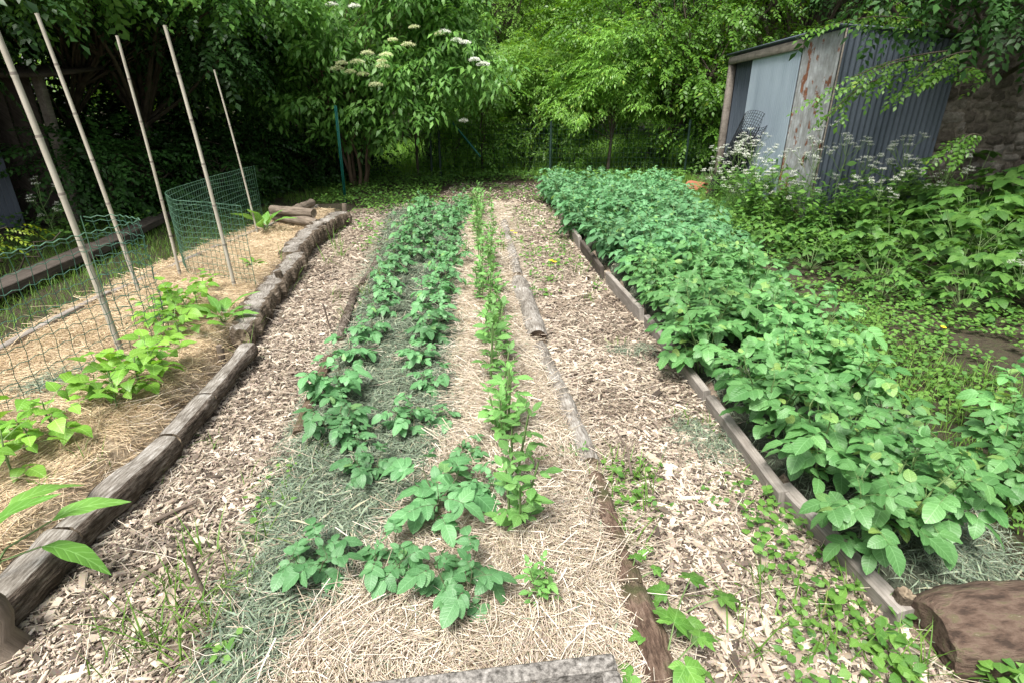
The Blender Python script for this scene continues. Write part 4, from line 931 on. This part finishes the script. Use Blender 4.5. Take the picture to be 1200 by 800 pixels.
# ------------------------------------------------------------------ wooden edgings
def log(name,pts,r,mat,label,cat='log',group=None,rough=.1,endm=None,kerf=0,sides=22,seed=0,squash=1.0,flat=False):
    pts=np.array(pts,float); L=np.concatenate([[0],np.cumsum(np.linalg.norm(np.diff(pts,axis=0),axis=1))])
    sides=36; per=8
    n=max(10,int(L[-1]/.012)) if not kerf else kerf*per+1
    s=np.linspace(0,L[-1],n); Q=np.stack([np.interp(s,L,pts[:,k]) for k in range(3)],-1)
    rr=r*(1+.06*np.interp(s,np.linspace(0,L[-1],9),rng.normal(0,1,9)))
    if kerf:
        ph=np.arange(n)%per; rr=rr*np.where(ph<2,.62,np.where((ph==2)|(ph==per-1),.97,1.02)); rr=rr*(1+.09*np.repeat(rng.normal(0,1,n//per+1),per)[:n])
        sh=np.repeat(rng.normal(0,.008,(n//per+1,3)),per,0)[:n]; Q=Q+sh; Q[:,2]-=.0
    else: rr[0]*=.9; rr[1]*=.97; rr[-1]*=.9; rr[-2]*=.97
    c=Q.mean(0); o=empty(name,(c[0],c[1],0),label,cat,group)
    b=MB(); e=MB(); Q=Q-np.array([c[0],c[1],0])
    g=np.random.default_rng(seed); ang=np.arange(sides)/sides*2*PI
    t=nrm(np.gradient(Q,axis=0)); a=nrm(np.cross(t,[0,0,1.])); u=np.cross(a,t)
    AA,SS=np.meshgrid(ang,s); cx,cy=np.cos(AA)*r,np.sin(AA)*r
    fib=vnoise(AA*6.0,SS*7,1,seed)*.55+vnoise(AA*14,SS*16,1,seed+1)*.3+vnoise(AA*2.2,SS*4,1,seed+2)*.8
    prof=np.ones(sides); loc=1+rough*2.2*(fib-.82)
    loc=np.where(AA>5.6,loc*(1-(AA-5.6)/.684)+loc[:,:1]*((AA-5.6)/.684),loc)
    Rr=rr[:,None]*prof*loc
    ins=np.concatenate([np.arange(sides),[0]])
    V=Q[:,None]+a[:,None]*(np.cos(ang)[None,:,None]*Rr[:,:,None])+u[:,None]*(np.sin(ang)[None,:,None]*Rr[:,:,None]*squash)
    if flat:
        zc=(V-Q[:,None])[:,:,2]; lim=(.74+.2*(vnoise(SS,AA*0,9,seed+7)-.5))*Rr.mean(); cut=np.minimum(zc,lim+.18*(zc-lim)); V=V.copy(); V[:,:,2]+=cut-zc
    V=V[:,ins]; uv=np.stack(np.broadcast_arrays((np.arange(sides+1)/sides*2*PI*r)[None],s[:,None]),-1)
    i=np.arange(n-1)[:,None]*(sides+1); j=np.arange(sides)[None]
    b.add(V.reshape(-1,3),np.stack([i+j,i+j+1,i+j+sides+2,i+j+sides+1],-1).reshape(-1,4)[:,::-1],uv.reshape(-1,2))
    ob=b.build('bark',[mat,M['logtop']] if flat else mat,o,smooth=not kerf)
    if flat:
        top=(np.sin((np.arange(sides)+.5)/sides*2*PI)>.8); ob.data.polygons.foreach_set('material_index',np.tile(top,n-1).astype(np.int32)); ob.data.update()  # upward faces get the paler grey material
    for q,sg in ((0,-1),(n-1,1)):
        ring=V[q][:sides]; cc=ring.mean(0); k=np.arange(sides); inner=cc+(ring-cc)*.55+t[q]*sg*(-.01)+g.normal(0,.004,(sides,3))
        W=np.concatenate([ring,inner,[cc+t[q]*sg*(-.015)]]); F4=np.stack([k,(k+1)%sides,sides+(k+1)%sides,sides+k],-1); F3=np.stack([sides+k,sides+(k+1)%sides,np.full(sides,2*sides)],-1)
        m=MB(); m.add(W,[F4,F3],np.concatenate([np.stack([np.cos(ang),np.sin(ang)],-1)*r,np.stack([np.cos(ang),np.sin(ang)],-1)*r*.55,[[0,0]]])); m.build('end_face',endm or M['logend'],o)
    return o
def gl(u,v,z): return P(u,v,z)
GE='edging logs of the straw bed'
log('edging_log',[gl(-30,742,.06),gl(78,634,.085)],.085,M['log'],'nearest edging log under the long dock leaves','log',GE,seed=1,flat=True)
log('edging_log',[gl(80,631,.09),gl(150,566,.085),gl(199,522,.075)],.072,M['log'],'second edging log with a grey top, beyond the dock leaves','log',GE,seed=2,flat=True)
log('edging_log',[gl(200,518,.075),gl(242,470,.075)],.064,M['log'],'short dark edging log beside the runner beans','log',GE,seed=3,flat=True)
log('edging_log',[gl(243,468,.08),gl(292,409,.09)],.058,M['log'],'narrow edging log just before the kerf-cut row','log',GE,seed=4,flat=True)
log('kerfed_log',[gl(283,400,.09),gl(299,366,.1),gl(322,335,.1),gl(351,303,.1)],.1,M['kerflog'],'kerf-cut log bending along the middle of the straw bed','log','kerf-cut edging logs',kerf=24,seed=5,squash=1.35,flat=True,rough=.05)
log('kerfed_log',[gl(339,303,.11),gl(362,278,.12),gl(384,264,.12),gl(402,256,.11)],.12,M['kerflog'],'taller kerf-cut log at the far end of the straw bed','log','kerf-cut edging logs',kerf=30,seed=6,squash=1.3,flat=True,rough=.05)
def stake(u,v,h,r,label,mat,lean=(0,0),name='stake',z=0.0):
    g=P(u,v,z); o=empty(name,(g[0],g[1],float(zf(g[0],g[1]))),label,'stake'); b=MB()
    n=6; t=np.linspace(0,1,n)[:,None]; pts=np.array([0,0,-.04])+t*np.array([lean[0]*h,lean[1]*h,h+.04]); pts[1:-1]+=rng.normal(0,r*.15,(n-2,3)); tube(b,pts,np.linspace(r*1.05,r*.92,n),10,rough=.05)
    b.build('shaft',mat,o); return o
stake(406,262,.27,.035,'pale stake at the far tip of the tall kerf-cut log',M['firewood'])
stake(396,268,.2,.03,'shorter stake beside the far tip of the kerf-cut log',M['firewood'])
stake(258,410,.15,.022,'small peg between the narrow edging log and the kerf-cut log',M['firewood'],z=.12)
stake(330,345,.22,.035,'split post where the two kerf-cut logs meet',M['kerflog'])
stake(12,765,.24,.055,'stout brown stake at the near end of the edging logs',M['firewood'],(-.15,0))
stake(246,706,.2,.0075,'thin dark twig standing upright in the near chips',M['twig'],(-.22,.1),'twig')
stake(389,388,.22,.007,'thin tan twig standing upright beside the rotten edging',M['twig'],(-.2,.05),'twig')
stake(663,262,.2,.028,'short post at the far end of the grey boards',M['firewood']); stake(742,226,.26,.018,'slim pale stake behind the potato row',M['cane'])
def stick(pix,r,label,z=.02,mat=None):
    pts=np.array([P(u,v,z) for u,v in pix]); c=pts.mean(0); o=empty('stick',(c[0],c[1],0),label,'stick'); b=MB(); pts=pts-np.array([c[0],c[1],0])
    tube(b,pts,np.linspace(r,r*.7,len(pts)),8,rough=.08); b.build('shaft',mat or M['twig'],o)
stick([(178,611),(205,598),(230,587)],.009,'smooth grey stick lying on chips near the second edging log',.03)
stick([(140,686),(165,676),(200,655)],.011,'brown stick lying across the chips beyond the upright twig',.03)
stick([(740,555),(735,525),(720,500)],.006,'thin twig lying on the edging log of the bean bed',.1)
stick([(660,560),(700,575),(690,610)],.004,'fine twig on the straw by the dark edging log',.09)
# pale bark shards on the chips
sh=[]
for u,v,s,rz,l in ((845,722,.09,.3,'large pale splintered shard on the right path'),(836,712,.06,1.5,'pale shard lying across the large splintered shard'),(100,688,.07,.5,'pale bark flake beside the nearest edging log'),(205,705,.06,.9,'pale splinter near the upright twig'),(905,610,.05,.4,'pale flake near the grey boards')):
    o=empty('bark_shard',at(u,v,0),l,'wood shard',None,rz); b=MB(); W,FL,U=chip_tpl(); W=W*np.array([1.6,1,1.2])*s*1.4; 
    b.add(W,FL[0][1]); m=b.build('shard',M['chip'],o,False); m.location=(0,0,.03); m.rotation_euler=(.15,.1,0)
# middle bed edging
G2='rotten logs edging the bean bed'
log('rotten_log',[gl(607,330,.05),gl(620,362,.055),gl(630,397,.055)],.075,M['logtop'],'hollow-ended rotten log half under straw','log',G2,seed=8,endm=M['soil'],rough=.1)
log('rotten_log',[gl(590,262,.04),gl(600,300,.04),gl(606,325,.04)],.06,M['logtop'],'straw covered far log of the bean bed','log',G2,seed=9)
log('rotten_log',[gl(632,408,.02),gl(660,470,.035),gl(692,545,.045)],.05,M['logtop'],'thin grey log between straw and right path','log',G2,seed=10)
log('rotten_log',[gl(697,560,.03),gl(716,620,.03),gl(738,690,.035)],.05,M['rotlog'],'grey decayed log half covered by straw','log',G2,seed=11,rough=.12)
log('rotten_log',[gl(740,694,.035),gl(760,750,.045),gl(785,830,.045)],.06,M['rotlog'],'lowest dark decayed log beside the concrete trough','log',G2,seed=12,rough=.12)
G3='thin rotten branches edging the clippings'
log('rotten_branch',[gl(418,340,.02),gl(405,375,.03),gl(398,400,.03)],.035,M['log'],'pale rotten branch beside the twig of tan colour','log',G3,seed=13)
log('rotten_branch',[gl(385,420,.02),gl(365,470,.03),gl(350,510,.02)],.035,M['rotlog'],'dark rotten branch at the left rim of the clippings','log',G3,seed=14)
log('rotten_branch',[gl(448,288,.02),gl(440,310,.03),(gl(424,335,.02))],.035,M['log'],'farthest rotten branch between chips and young potatoes','log',G3,seed=15)
# grey boards of the potato bed
def board(p0,p1,w,h,mat,label,name='board',cat='board',group=None,tilt=0.0):
    p0=np.array(p0,float);p1=np.array(p1,float); c=(p0+p1)/2; o=empty(name,(c[0],c[1],0),label,cat,group); b=MB()
    n=14; L=np.linalg.norm(p1-p0); R=frames((p1-p0)[None],np.array([[tilt,0,1.]]))[0]
    prof=np.array([(-w/2,-h/2),(w/2-.004,-h/2),(w/2,-h/2+.004),(w/2,h/2-.006),(w/2-.006,h/2),(-w/2+.006,h/2),(-w/2,h/2-.006)])
    t=np.linspace(-.5,.5,n); k=len(prof); V=np.zeros((n,k+1,3)); ii=np.arange(k+1)%k
    wob=rng.normal(0,.0012,(n,2)); V[:,:,0]=prof[ii,0]+wob[:,:1]*.6; V[:,:,1]=t[:,None]*L; V[:,:,2]=prof[ii,1]+wob[:,1:]+.003*np.sin(t*5)[:,None]
    per=np.concatenate([[0],np.cumsum(np.linalg.norm(np.diff(prof[ii],axis=0),axis=1))]); uv=np.stack(np.broadcast_arrays(per[None],t[:,None]*L),-1)
    W=V.reshape(-1,3)@R.T; i=np.arange(n-1)[:,None]*(k+1); j=np.arange(k)[None]
    b.add(W+c-np.array([c[0],c[1],0]),np.stack([i+j,i+j+1,i+j+k+2,i+j+k+1],-1).reshape(-1,4),uv.reshape(-1,2))
    for q in (0,n-1): b.add(V[q,:k]@R.T+c-np.array([c[0],c[1],0]),np.arange(k)[None] if q else np.arange(k)[None,::-1],prof)
    b.build('plank',mat,o,smooth=False); return o
GB_='grey boards along the potato bed'
def bl(u,v,z): return P(u,v,z)
board(bl(1058,733,.0),bl(918,582,.01),.06,.15,M['board'],'nearest grey board by the brown log and lowest weeds','board','board',GB_,-.15)
board(bl(918,592,.01),bl(832,476,.02),.05,.15,M['board'],'grey board beside the dried clippings, second from the near end','board','board',GB_,-.12)
board(bl(828,470,.02),bl(758,380,.03),.045,.15,M['board'],'grey board where the path widens, third from the near end','board','board',GB_,-.1)
board(bl(752,372,.06),bl(712,328,.05),.04,.16,M['board'],'short dark board in the middle of the potato bed edge','board','board',GB_,-.1)
board(bl(706,322,.05),bl(682,290,.05),.04,.17,M['darkboard'],'brown weathered board nearer the far end of the edge','board','board',GB_,-.1)
board(bl(680,286,.06),bl(655,252,.06),.04,.17,M['board'],'farthest board of the potato bed edge','board','board',GB_,-.1)
GP='far planks of the straw bed'
board(P(-150,500,.07),P(130,352,.07),.05,.16,M['board'],'long plank edging the straw bed below the near mesh','plank','plank',GP)
board(P(135,350,.07),P(242,302,.07),.05,.15,M['board'],'plank edging the straw bed behind the canes','plank','plank',GP)
board(P(246,299,.07),P(372,246,.07),.05,.15,M['board'],'plank edging the straw bed behind the far mesh enclosure','plank','plank',GP)
board(P(-60,362,.1),P(120,288,.1),.24,.08,M['darkboard'],'long old dark timber beam lying in the shade','timber_beam','timber','old timber beams')
board(P(95,300,.1),P(196,252,.1),.22,.08,M['darkboard'],'shorter old dark timber beam lying behind the long one','timber_beam','timber','old timber beams')
for a,b_,r,l in (((320,253,.2),(372,262,.2),.06,'lower front split firewood log by the straw bed end'),((318,246,.3),(368,250,.31),.055,'upper split firewood log resting across the others'),((345,247,.2),(366,238,.22),.06,'short rear firewood log in the small stack')):
    log('firewood_log',[gl(*a),gl(*b_)],r,M['firewood'],l,'log','firewood by the straw bed',seed=int(a[0]),rough=.13)
tq=P(1086,748,.02); log('fallen_trunk',[tq,tq+np.array([.3,.03,.01]),tq+np.array([.95,.1,.03])],.14,M['trunk_wood'],'big brown mossy trunk section lying at the right corner','log',endm=M['trunk_wood'],rough=.08,sides=30,seed=77)
log('branch_stub',[P(1052,712,.03),P(1062,694,.11)],.028,M['kerflog'],'sawn branch stub between the grey board and the brown trunk','stump',seed=5,rough=.2)
# ------------------------------------------------------------------ concrete trough
a=P(352,812,.15); b_=P(718,768,.15); d=nrm(b_-a); nv=np.array([d[1],-d[0],0]); L=.86; Wd=.42; H=.17; T=.05
o=empty('concrete_trough',tuple(b_*np.array([1,1,0])),'rough grey concrete trough at the front end of the middle bed','trough'); m=MB()
R=np.stack([d,-nv,[0,0,1]],-1); b0=b_*np.array([1,1,0])
def tb(cx,cy,sx,sy,sz,zc): box(m,(d*cx+nv*cy+np.array([0,0,zc])),(sx,sy,sz),R,0,.008)
tb(-L/2,T/2,L,T,H,H/2); tb(-L/2,Wd-T/2,L,T,H,H/2); tb(-T/2,Wd/2,T,Wd-2*T,H-.003,H/2); tb(-L+T/2,Wd/2,T,Wd-2*T,H-.003,H/2); tb(-L/2,Wd/2,L-2*T,Wd-2*T,.03,.02)
m.build('basin',M['concrete'],o,smooth=False); m=MB(); box(m,d*(-L/2)+nv*(Wd/2)+np.array([0,0,.055]),(L-2*T-.004,Wd-2*T-.004,.035),R); m.build('soil_fill',M['soil'],o)
# ------------------------------------------------------------------ canes
for k,(bu,bv,zb,tu,tv,dy,r,mt,l) in enumerate(((142,412,.12,-16,8,-.05,.021,'cane','thickest bamboo cane nearest the left picture edge'),(163,342,.12,43,16,0,.018,'cane','knobbly bamboo cane with the cut top, inside the near mesh'),(212,326,.12,137,42,0,.015,'cane','slim straight cane at the corner of the far mesh enclosure'),(276,340,.12,193,30,0,.017,'cane','pale cane at the front end of the far mesh enclosure'),(302,274,.12,251,82,0,.013,'cane','thinnest cane at the back end of the far mesh enclosure'))):
    g=P(bu,bv,zb); tp=PY(tu,tv,g[1]+dy); o=empty('bamboo_cane',tuple(g),l,'cane','bamboo canes in the straw bed'); b=MB(); e=tp-g; n=130; t=np.linspace(-.04,1,n); r=r*.9; node=(np.arange(n)%20==9)
    pts=np.outer(t,e)+np.outer(np.sin(t*PI)*.012,[1,0,0]); rr=r*(1-.22*np.clip(t,0,1))*np.where(node,1.14,1.0); tube(b,pts,rr,12); cu=b.build('culm',[M[mt],M['frame']],o)
    for q in np.where(node)[0]:
        for f_ in range(q*12,q*12+12): cu.data.polygons[f_].material_index=1
# ------------------------------------------------------------------ wire mesh enclosures
def wiremesh(name,path,h,dv,dh,label,wave,mt,z0=.1,rw=.0019,back=None):
    path=np.array(path,float); t=np.linspace(0,1,len(path)); tt=np.linspace(0,1,400)
    # smooth the path
    px=np.interp(tt,t,path[:,0]); py=np.interp(tt,t,path[:,1])
    k=np.ones(25)/25; 
    pxp=np.pad(px,12,mode='edge'); pyp=np.pad(py,12,mode='edge'); px=np.convolve(pxp,k,'valid'); py=np.convolve(pyp,k,'valid')
    L=np.concatenate([[0],np.cumsum(np.hypot(np.diff(px),np.diff(py)))]); c=(px.mean(),py.mean())
    o=empty(name,(c[0],c[1],z0),label,'wire mesh','wire mesh enclosures'); b=MB(); e=MB()
    f=lambda s:(np.interp(s,L,px)-c[0],np.interp(s,L,py)-c[1])
    lean=lambda z,s:.03*z*np.sin(s*3)
    for i,s in enumerate(np.arange(0,L[-1],dv)):
        x,y=f(s); zz=np.linspace(-.01,h,9); w=wave*np.where(np.arange(9)%2,1,-1); tube(b,np.stack([x+w+lean(zz,s),y+0*zz,zz],-1),rw,4,cap=False)
    for q,z in enumerate(np.arange(.02,h+.001,dh)):
        s=np.arange(0,L[-1],dv/2); x,y=f(s); tgt=b
        zz=z+wave*np.where(np.arange(len(s))%2,1,-1)+.012*np.sin(s*4+q); tube(tgt,np.stack([x+lean(z,s),y,zz],-1),rw,4,cap=False)
    for s in (0,L[-1]): x,y=f(s); tube(e,[(x,y,-.02),(x,y,h+.01)],rw*1.5,5)
    s=np.linspace(0,L[-1],60); x,y=f(s); tube(e,np.stack([x+lean(h,s),y,np.full(60,h)+wave*np.where(np.arange(60)%2,1,-1)],-1),rw*1.5,5)
    b.build('wire_grid',M[mt],o); e.build('edge_wire',M['wire'],o); return o
A=P(-160,590,.12)[:2]; B=P(-5,492,.12)[:2]; Cc=P(90,445,.12)[:2]; D=P(188,398,.12)[:2]; E_=D+np.array([-.12,.22]); F_=P(150,385,.12)[:2]; 
wiremesh('mesh_enclosure',[A,B,Cc,D,D+np.array([.0,.16]),F_+np.array([.05,.12]),F_+np.array([-.12,.02])],.8,.085,.075,'near green wire mesh with wavy strands around the thickest cane',.006,'wire_dark',rw=.0022)
A=P(302,338,.12)[:2]; B=P(258,330,.12)[:2]; Cc=P(222,326,.12)[:2]; D=P(214,310,.12)[:2]; E_=P(262,277,.12)[:2]; F_=P(310,257,.12)[:2]
wiremesh('mesh_enclosure',[A,(A+B)/2,B,(B+Cc)/2,Cc,D,(D+E_)/2,E_,(E_+F_)/2,F_],.72,.055,.055,'far green wire mesh enclosure bent round the slim canes',.002,'wire')
# ------------------------------------------------------------------ posts and the wire fence
g=P(405,238,0); tp=PY(393,124,g[1]); o=empty('green_post',tuple(g),'blue-green metal post standing alone beside the elder','post'); b=MB()
e=tp-g; Rp=frames(e[None],np.array([[0,-1.,0]]))[0]; ln=np.linalg.norm(e); box(b,e/2,(.045,ln,.006),Rp); box(b,e/2+Rp[:,2]*.021,(.006,ln-.002,.036),Rp); b.build('t_profile',M['greenpost'],o); b=MB()
for q in np.linspace(.15,.9,6): box(b,e*q+Rp[:,2]*.042,(.012,.02,.008),Rp)
b.build('hooks',M['greenpost'],o)
o=empty('wire_fence',(0,13.1,0),'low wire fence with dark green posts closing the garden','fence'); b=MB()
fx0,fx1,fh=-2.1,6.0,1.15
for x in np.arange(fx0,fx1,.1): tube(b,[(x,0,0),(x+.01,0,fh)],.003,3,cap=False)
for z in np.arange(.05,fh+.01,.1): 
    s=np.arange(fx0,fx1,.3); tube(b,np.stack([s,0*s,z+.012*np.sin(s*3)],-1),.003,3,cap=False)
b.build('wire_grid',M['darkpost'],o)
for u in (507,517,644,800,880):
    x=P(u,209)[0]; b=MB(); tube(b,[(x,.0,-.1),(x,.0,1.25 if u>510 else 1.6)],.028,8); b.build('post',M['darkpost'],o)
b=MB(); p0=PY(517,128,13.1); p1=PY(563,184,13.0); off=np.array([0,13.1,0]); tube(b,[p0-off,p1-off],.024,8); b.build('brace',M['greenpost'],o)
b=MB(); x=P(488,211)[0]; tube(b,[(x,.05,-.1),(x,.05,1.9)],.03,8); b.build('post',M['bark'],o)
# ------------------------------------------------------------------ shed
def corr(mb,p0,p1,h0,h1,pitch,amp,z0=0.0,th=.004,mi=0,zs=8):
    """corrugated upright sheet from p0 to p1, with its own thickness"""
    p0=np.array(p0,float);p1=np.array(p1,float); L=np.linalg.norm(p1-p0); d=(p1-p0)/L; nv=np.array([d[1],-d[0]]); n=int(L/pitch*8)+1; s=np.linspace(0,L,n); w=amp*np.sin(s/pitch*2*PI)
    hh=h0+(h1-h0)*s/L; zz=np.linspace(0,1,zs)
    for side in (0,1):
        q=w+(th if side else 0); X=p0[0]+d[0]*s+nv[0]*q; Yv=p0[1]+d[1]*s+nv[1]*q
        V=np.stack(np.broadcast_arrays(X[None],Yv[None],z0+zz[:,None]*(hh-z0)[None]),-1); i=np.arange(zs-1)[:,None]*n; j=np.arange(n-1)[None]; F=np.stack([i+j,i+j+1,i+j+n+1,i+j+n],-1).reshape(-1,4)
        mb.add(V.reshape(-1,3),F if side==0 else F[:,::-1],np.stack(np.broadcast_arrays(s[None],zz[:,None]*h0),-1).reshape(-1,2),mi)
c0=np.array([3.76,7.12]); c1=np.array([4.05,11.4]); dd=(c1-c0)/np.linalg.norm(c1-c0); c2=c0+np.array([1.52,.22]); c3=c2+dd*4.29
HT=2.36; o=empty('metal_shed',(c0[0],c0[1],0),'corrugated metal shed with grey-blue door sheet and rusty corner sheet','shed')
def loc(p): return np.array([p[0]-c0[0],p[1]-c0[1]])
def on(t): return loc(c0+dd*t)
nL=np.array([dd[1],-dd[0]])*-1   # outwards, to the left
m=MB(); corr(m,loc(c0)+np.array([.01,-.012]),loc(c2),HT+.02,HT-.1,.076,.011); m.build('side_sheet',M['zinc_shaded'],o)
m=MB(); corr(m,on(0)+nL*.012,on(1.12)+nL*.012,HT,HT,.076,.012); m.build('rusty_sheet',M['rust'],o)
m=MB(); corr(m,on(1.06)+nL*.03,on(3.02)+nL*.03,HT-.02,HT-.04,.07,.0035); m.build('door_sheet',M['zinc'],o)
m=MB(); corr(m,on(3.0)-nL*.1,on(4.2)-nL*.09,HT-.06,HT-.06,.12,.028); m.build('inner_sheet',M['zinc_shaded'],o)
m=MB(); corr(m,loc(c1),loc(c3),HT-.05,HT-.12,.076,.011); corr(m,loc(c3),loc(c2),HT-.12,HT-.12,.076,.011); m.build('rear_sheets',M['zinc_shaded'],o)
def post(t,w=.09): 
    m=MB(); p=on(t)+nL*.0; box(m,(p[0],p[1],HT/2),(w,w,HT),None,0,.006); m.build('corner_post',M['frame'],o)
post(4.24,.11)
m=MB(); p=on(0)+np.array([-.006,-.03]); box(m,(p[0],p[1],HT/2+.004),(.016,.016,HT),None,0,.003); m.build('corner_strip',M['frame'],o)
m=MB(); a3=np.append(on(1.0)+nL*.0,HT-.06); b3=np.append(on(4.3)+nL*.0,HT-.07); beam(m,a3+np.append(nL*.045,0),b3+np.append(nL*.045,0),.035,.12); m.build('top_beam',M['frame'],o)
m=MB(); 
cs=[np.append(on(-.05)+nL*.09,HT+.03),np.append(on(4.4)+nL*.09,HT+.03),np.append(loc(c3)+np.array([.1,.05]),HT-.06),np.append(loc(c2)+np.array([.1,-.06]),HT-.06)]
tk=np.array([0,0,.02]); VV=np.array(cs+[c+tk for c in cs]); m.add(VV,[np.array([(0,1,2,3),(7,6,5,4),(0,4,5,1),(1,5,6,2),(2,6,7,3),(3,7,4,0)])]); m.build('roof',M['zinc_shaded'],o)
# stone wall right of the shed
m=MB(); L=5.4; H=2.7; T=.5
box(m,(L/2,T/2,H/2-.05),(L,T-.1,H-.1))
z=0
while z<H:
    hc=rng.uniform(.09,.15)
    for f0 in (0,T):
        x=-rng.uniform(0,.2)
        while x<L:
            wd=rng.uniform(.08,.3); zw=.11*(float(vnoise(np.array([x]),np.array([z*.6]),2.3,51)[0])-.5)+rng.normal(0,.012); hk=hc*rng.uniform(.8,1.25); n=5; u_=np.linspace(-1,1,n); A_,B_=np.meshgrid(u_,u_); rr_=np.clip((np.abs(A_)**3+np.abs(B_)**3)/2,0,1)
            dep=rng.uniform(.015,.055); Yv=-(dep*(1-rr_))-.0+rng.normal(0,.007,A_.shape); sq=1-.12*rr_
            Vs=np.stack([x+wd/2+A_*sq*(wd/2-.006)+rng.normal(0,.006,A_.shape),(f0+.06+Yv) if f0==0 else (f0-.06-Yv),z+zw+hc/2+B_*sq*(hk/2-.004)+rng.normal(0,.006,A_.shape)],-1).reshape(-1,3)
            ii=np.arange(n-1)[:,None]*n; jj=np.arange(n-1)[None]; F=np.stack([ii+jj,ii+jj+1,ii+jj+n+1,ii+jj+n],-1).reshape(-1,4); m.add(Vs,F if f0==0 else F[:,::-1],None,1); x+=wd
    z+=hc
w=m.build('stone_wall',[M['mortar'],M['stone']],None,True,(c2[0]+.03,c2[1]-.02,0)); w.rotation_euler=(0,0,-.12); tag(w,'old rubble stone wall adjoining the metal shed','wall')
# wire roll leaning on the shed
b0=np.array([3.72,10.45,.0]); b0=np.array([3.66,10.2,.02]); t0=PY(899,116,8.85); ax=t0-b0; ax=ax/np.linalg.norm(ax)*1.75
o=empty('wire_roll',tuple(b0),'black roll of wire netting leaning on the shed door sheet','wire roll'); m=MB()
Rr=frames(ax[None],np.array([[0,-1.,.3]]))[0]
for rad in (.19,.16,.13,.1):
    n=34
    for k in range(n):
        a=2*PI*k/n; off=(Rr[:,0]*math.cos(a)+Rr[:,2]*math.sin(a))*rad; tube(m,[off,off+ax*(1 if rad>.17 else .8)],.0035,3,cap=False)
    for z in np.linspace(0,1 if rad>.17 else .8,34):
        a=np.linspace(0,2*PI,21); tube(m,ax*z+(np.outer(np.cos(a),Rr[:,0])+np.outer(np.sin(a),Rr[:,2]))*rad,.0035,3,cap=False)
m.build('netting',M['blackwire'],o); m=MB(); tube(m,[ax*.01,ax*.74],.09,14); m.build('core',M['blackwire'],o)
# terracotta tiles
tk_=None
for x,y,z,rz,l in ((3.55,11.0,.04,.3,'terracotta roof tile lying lowest by the wire roll'),(3.62,11.15,.085,.5,'terracotta roof tile lying on top of another'),(3.4,11.9,.05,-.2,'terracotta tile by itself behind the wire roll'),(3.75,10.3,.05,.8,'terracotta tile half hidden at the shed foot'),(3.15,12.1,.05,.1,'terracotta tile farthest left of the shed')):
    m=MB(); aa=np.linspace(-1.1,1.1,9); Vt=[]
    for yy in (-.2,.2):
        for rd in (.11,.125):
            for q in aa: Vt.append((math.sin(q)*rd*1.1,yy,math.cos(q)*rd-.06))
    Vt=np.array(Vt); q=np.arange(8); F=np.concatenate([np.stack([q,q+1,q+19,q+18],-1),np.stack([q+9,q+27,q+28,q+10],-1),np.stack([q,q+9,q+10,q+1],-1),np.stack([q+18,q+19,q+28,q+27],-1),np.array([(0,18,27,9),(8,17,35,26)])])
    m.add(Vt,F); t=m.build('roof_tile',M['terracotta'],None,False,(x,y,z+float(zf(x,y)))); t.rotation_euler=(0,0,rz); tag(t,l,'tile','terracotta tiles by the shed')
# board hut on the left
o=empty('board_hut',(-7.1,8.0,0),'dark board hut with leaning grey sheets under the left trees','hut'); m=MB()
for k in range(9): box(m,(-.9+k*.2,.0+.02*(k%2),.95),(.19,.03,1.9),None,0,.004)
m.build('board_wall',M['darkboard'],o); m=MB(); corr(m,(-.7,-.25),(.35,-.3),1.6,1.5,.09,.014); m.build('leaning_sheet',M['zinc_shaded'],o)
m=MB(); beam(m,(.95,-.05,0),(.95,-.05,1.9),.1,.1,up=(0,1,0)); m.build('post',M['frame'],o); m=MB(); box(m,(0,.5,2.0),(2.4,1.5,.05),frames(np.array([[0,1,.12]]),np.array([[0,0,1.]]))[0]); m.build('roof',M['darkboard'],o)
# ------------------------------------------------------------------ light, sky, camera
EL=math.radians(62); AZ=math.radians(-152)   # sun high on the left, a little behind the camera
sd=np.array([math.sin(AZ)*math.cos(EL),math.cos(AZ)*math.cos(EL),math.sin(EL)])
w=bpy.data.worlds.new('World'); bpy.context.scene.world=w; w.use_nodes=True; nt=w.node_tree; bg=nt.nodes['Background']
sky=nt.nodes.new('ShaderNodeTexSky'); sky.sky_type='NISHITA'; sky.sun_disc=False; sky.sun_elevation=EL; sky.sun_rotation=AZ; sky.dust_density=4; sky.air_density=1.2
hs=nd(nt,'ShaderNodeHueSaturation',Saturation=.3,Value=1.0); nt.links.new(sky.outputs[0],hs.inputs['Color']); nt.links.new(hs.outputs[0],bg.inputs['Color']); bg.inputs['Strength'].default_value=.115
sl=bpy.data.lights.new('sun','SUN'); sl.energy=3.5; sl.angle=math.radians(22); sl.color=(1,.96,.9); so=bpy.data.objects.new('sun',sl); C.objects.link(so)
from mathutils import Vector
so.rotation_euler=Vector(-sd).to_track_quat('-Z','Y').to_euler(); so.location=tuple(sd*60)
cam=bpy.data.cameras.new('camera'); cam.sensor_width=36; cam.lens=FPX/1200*36; cam.clip_end=500; co=bpy.data.objects.new('camera',cam); C.objects.link(co)
co.location=(0,0,CH); co.rotation_euler=(PI/2-PITCH,0,0); sc=bpy.context.scene; sc.camera=co
sc.view_settings.view_transform='Standard'; sc.view_settings.look='None'; sc.view_settings.gamma=1; sc.view_settings.exposure=1.05
sc.render.engine='CYCLES'; sc.cycles.use_denoising=True; sc.cycles.max_bounces=6; sc.cycles.transparent_max_bounces=4
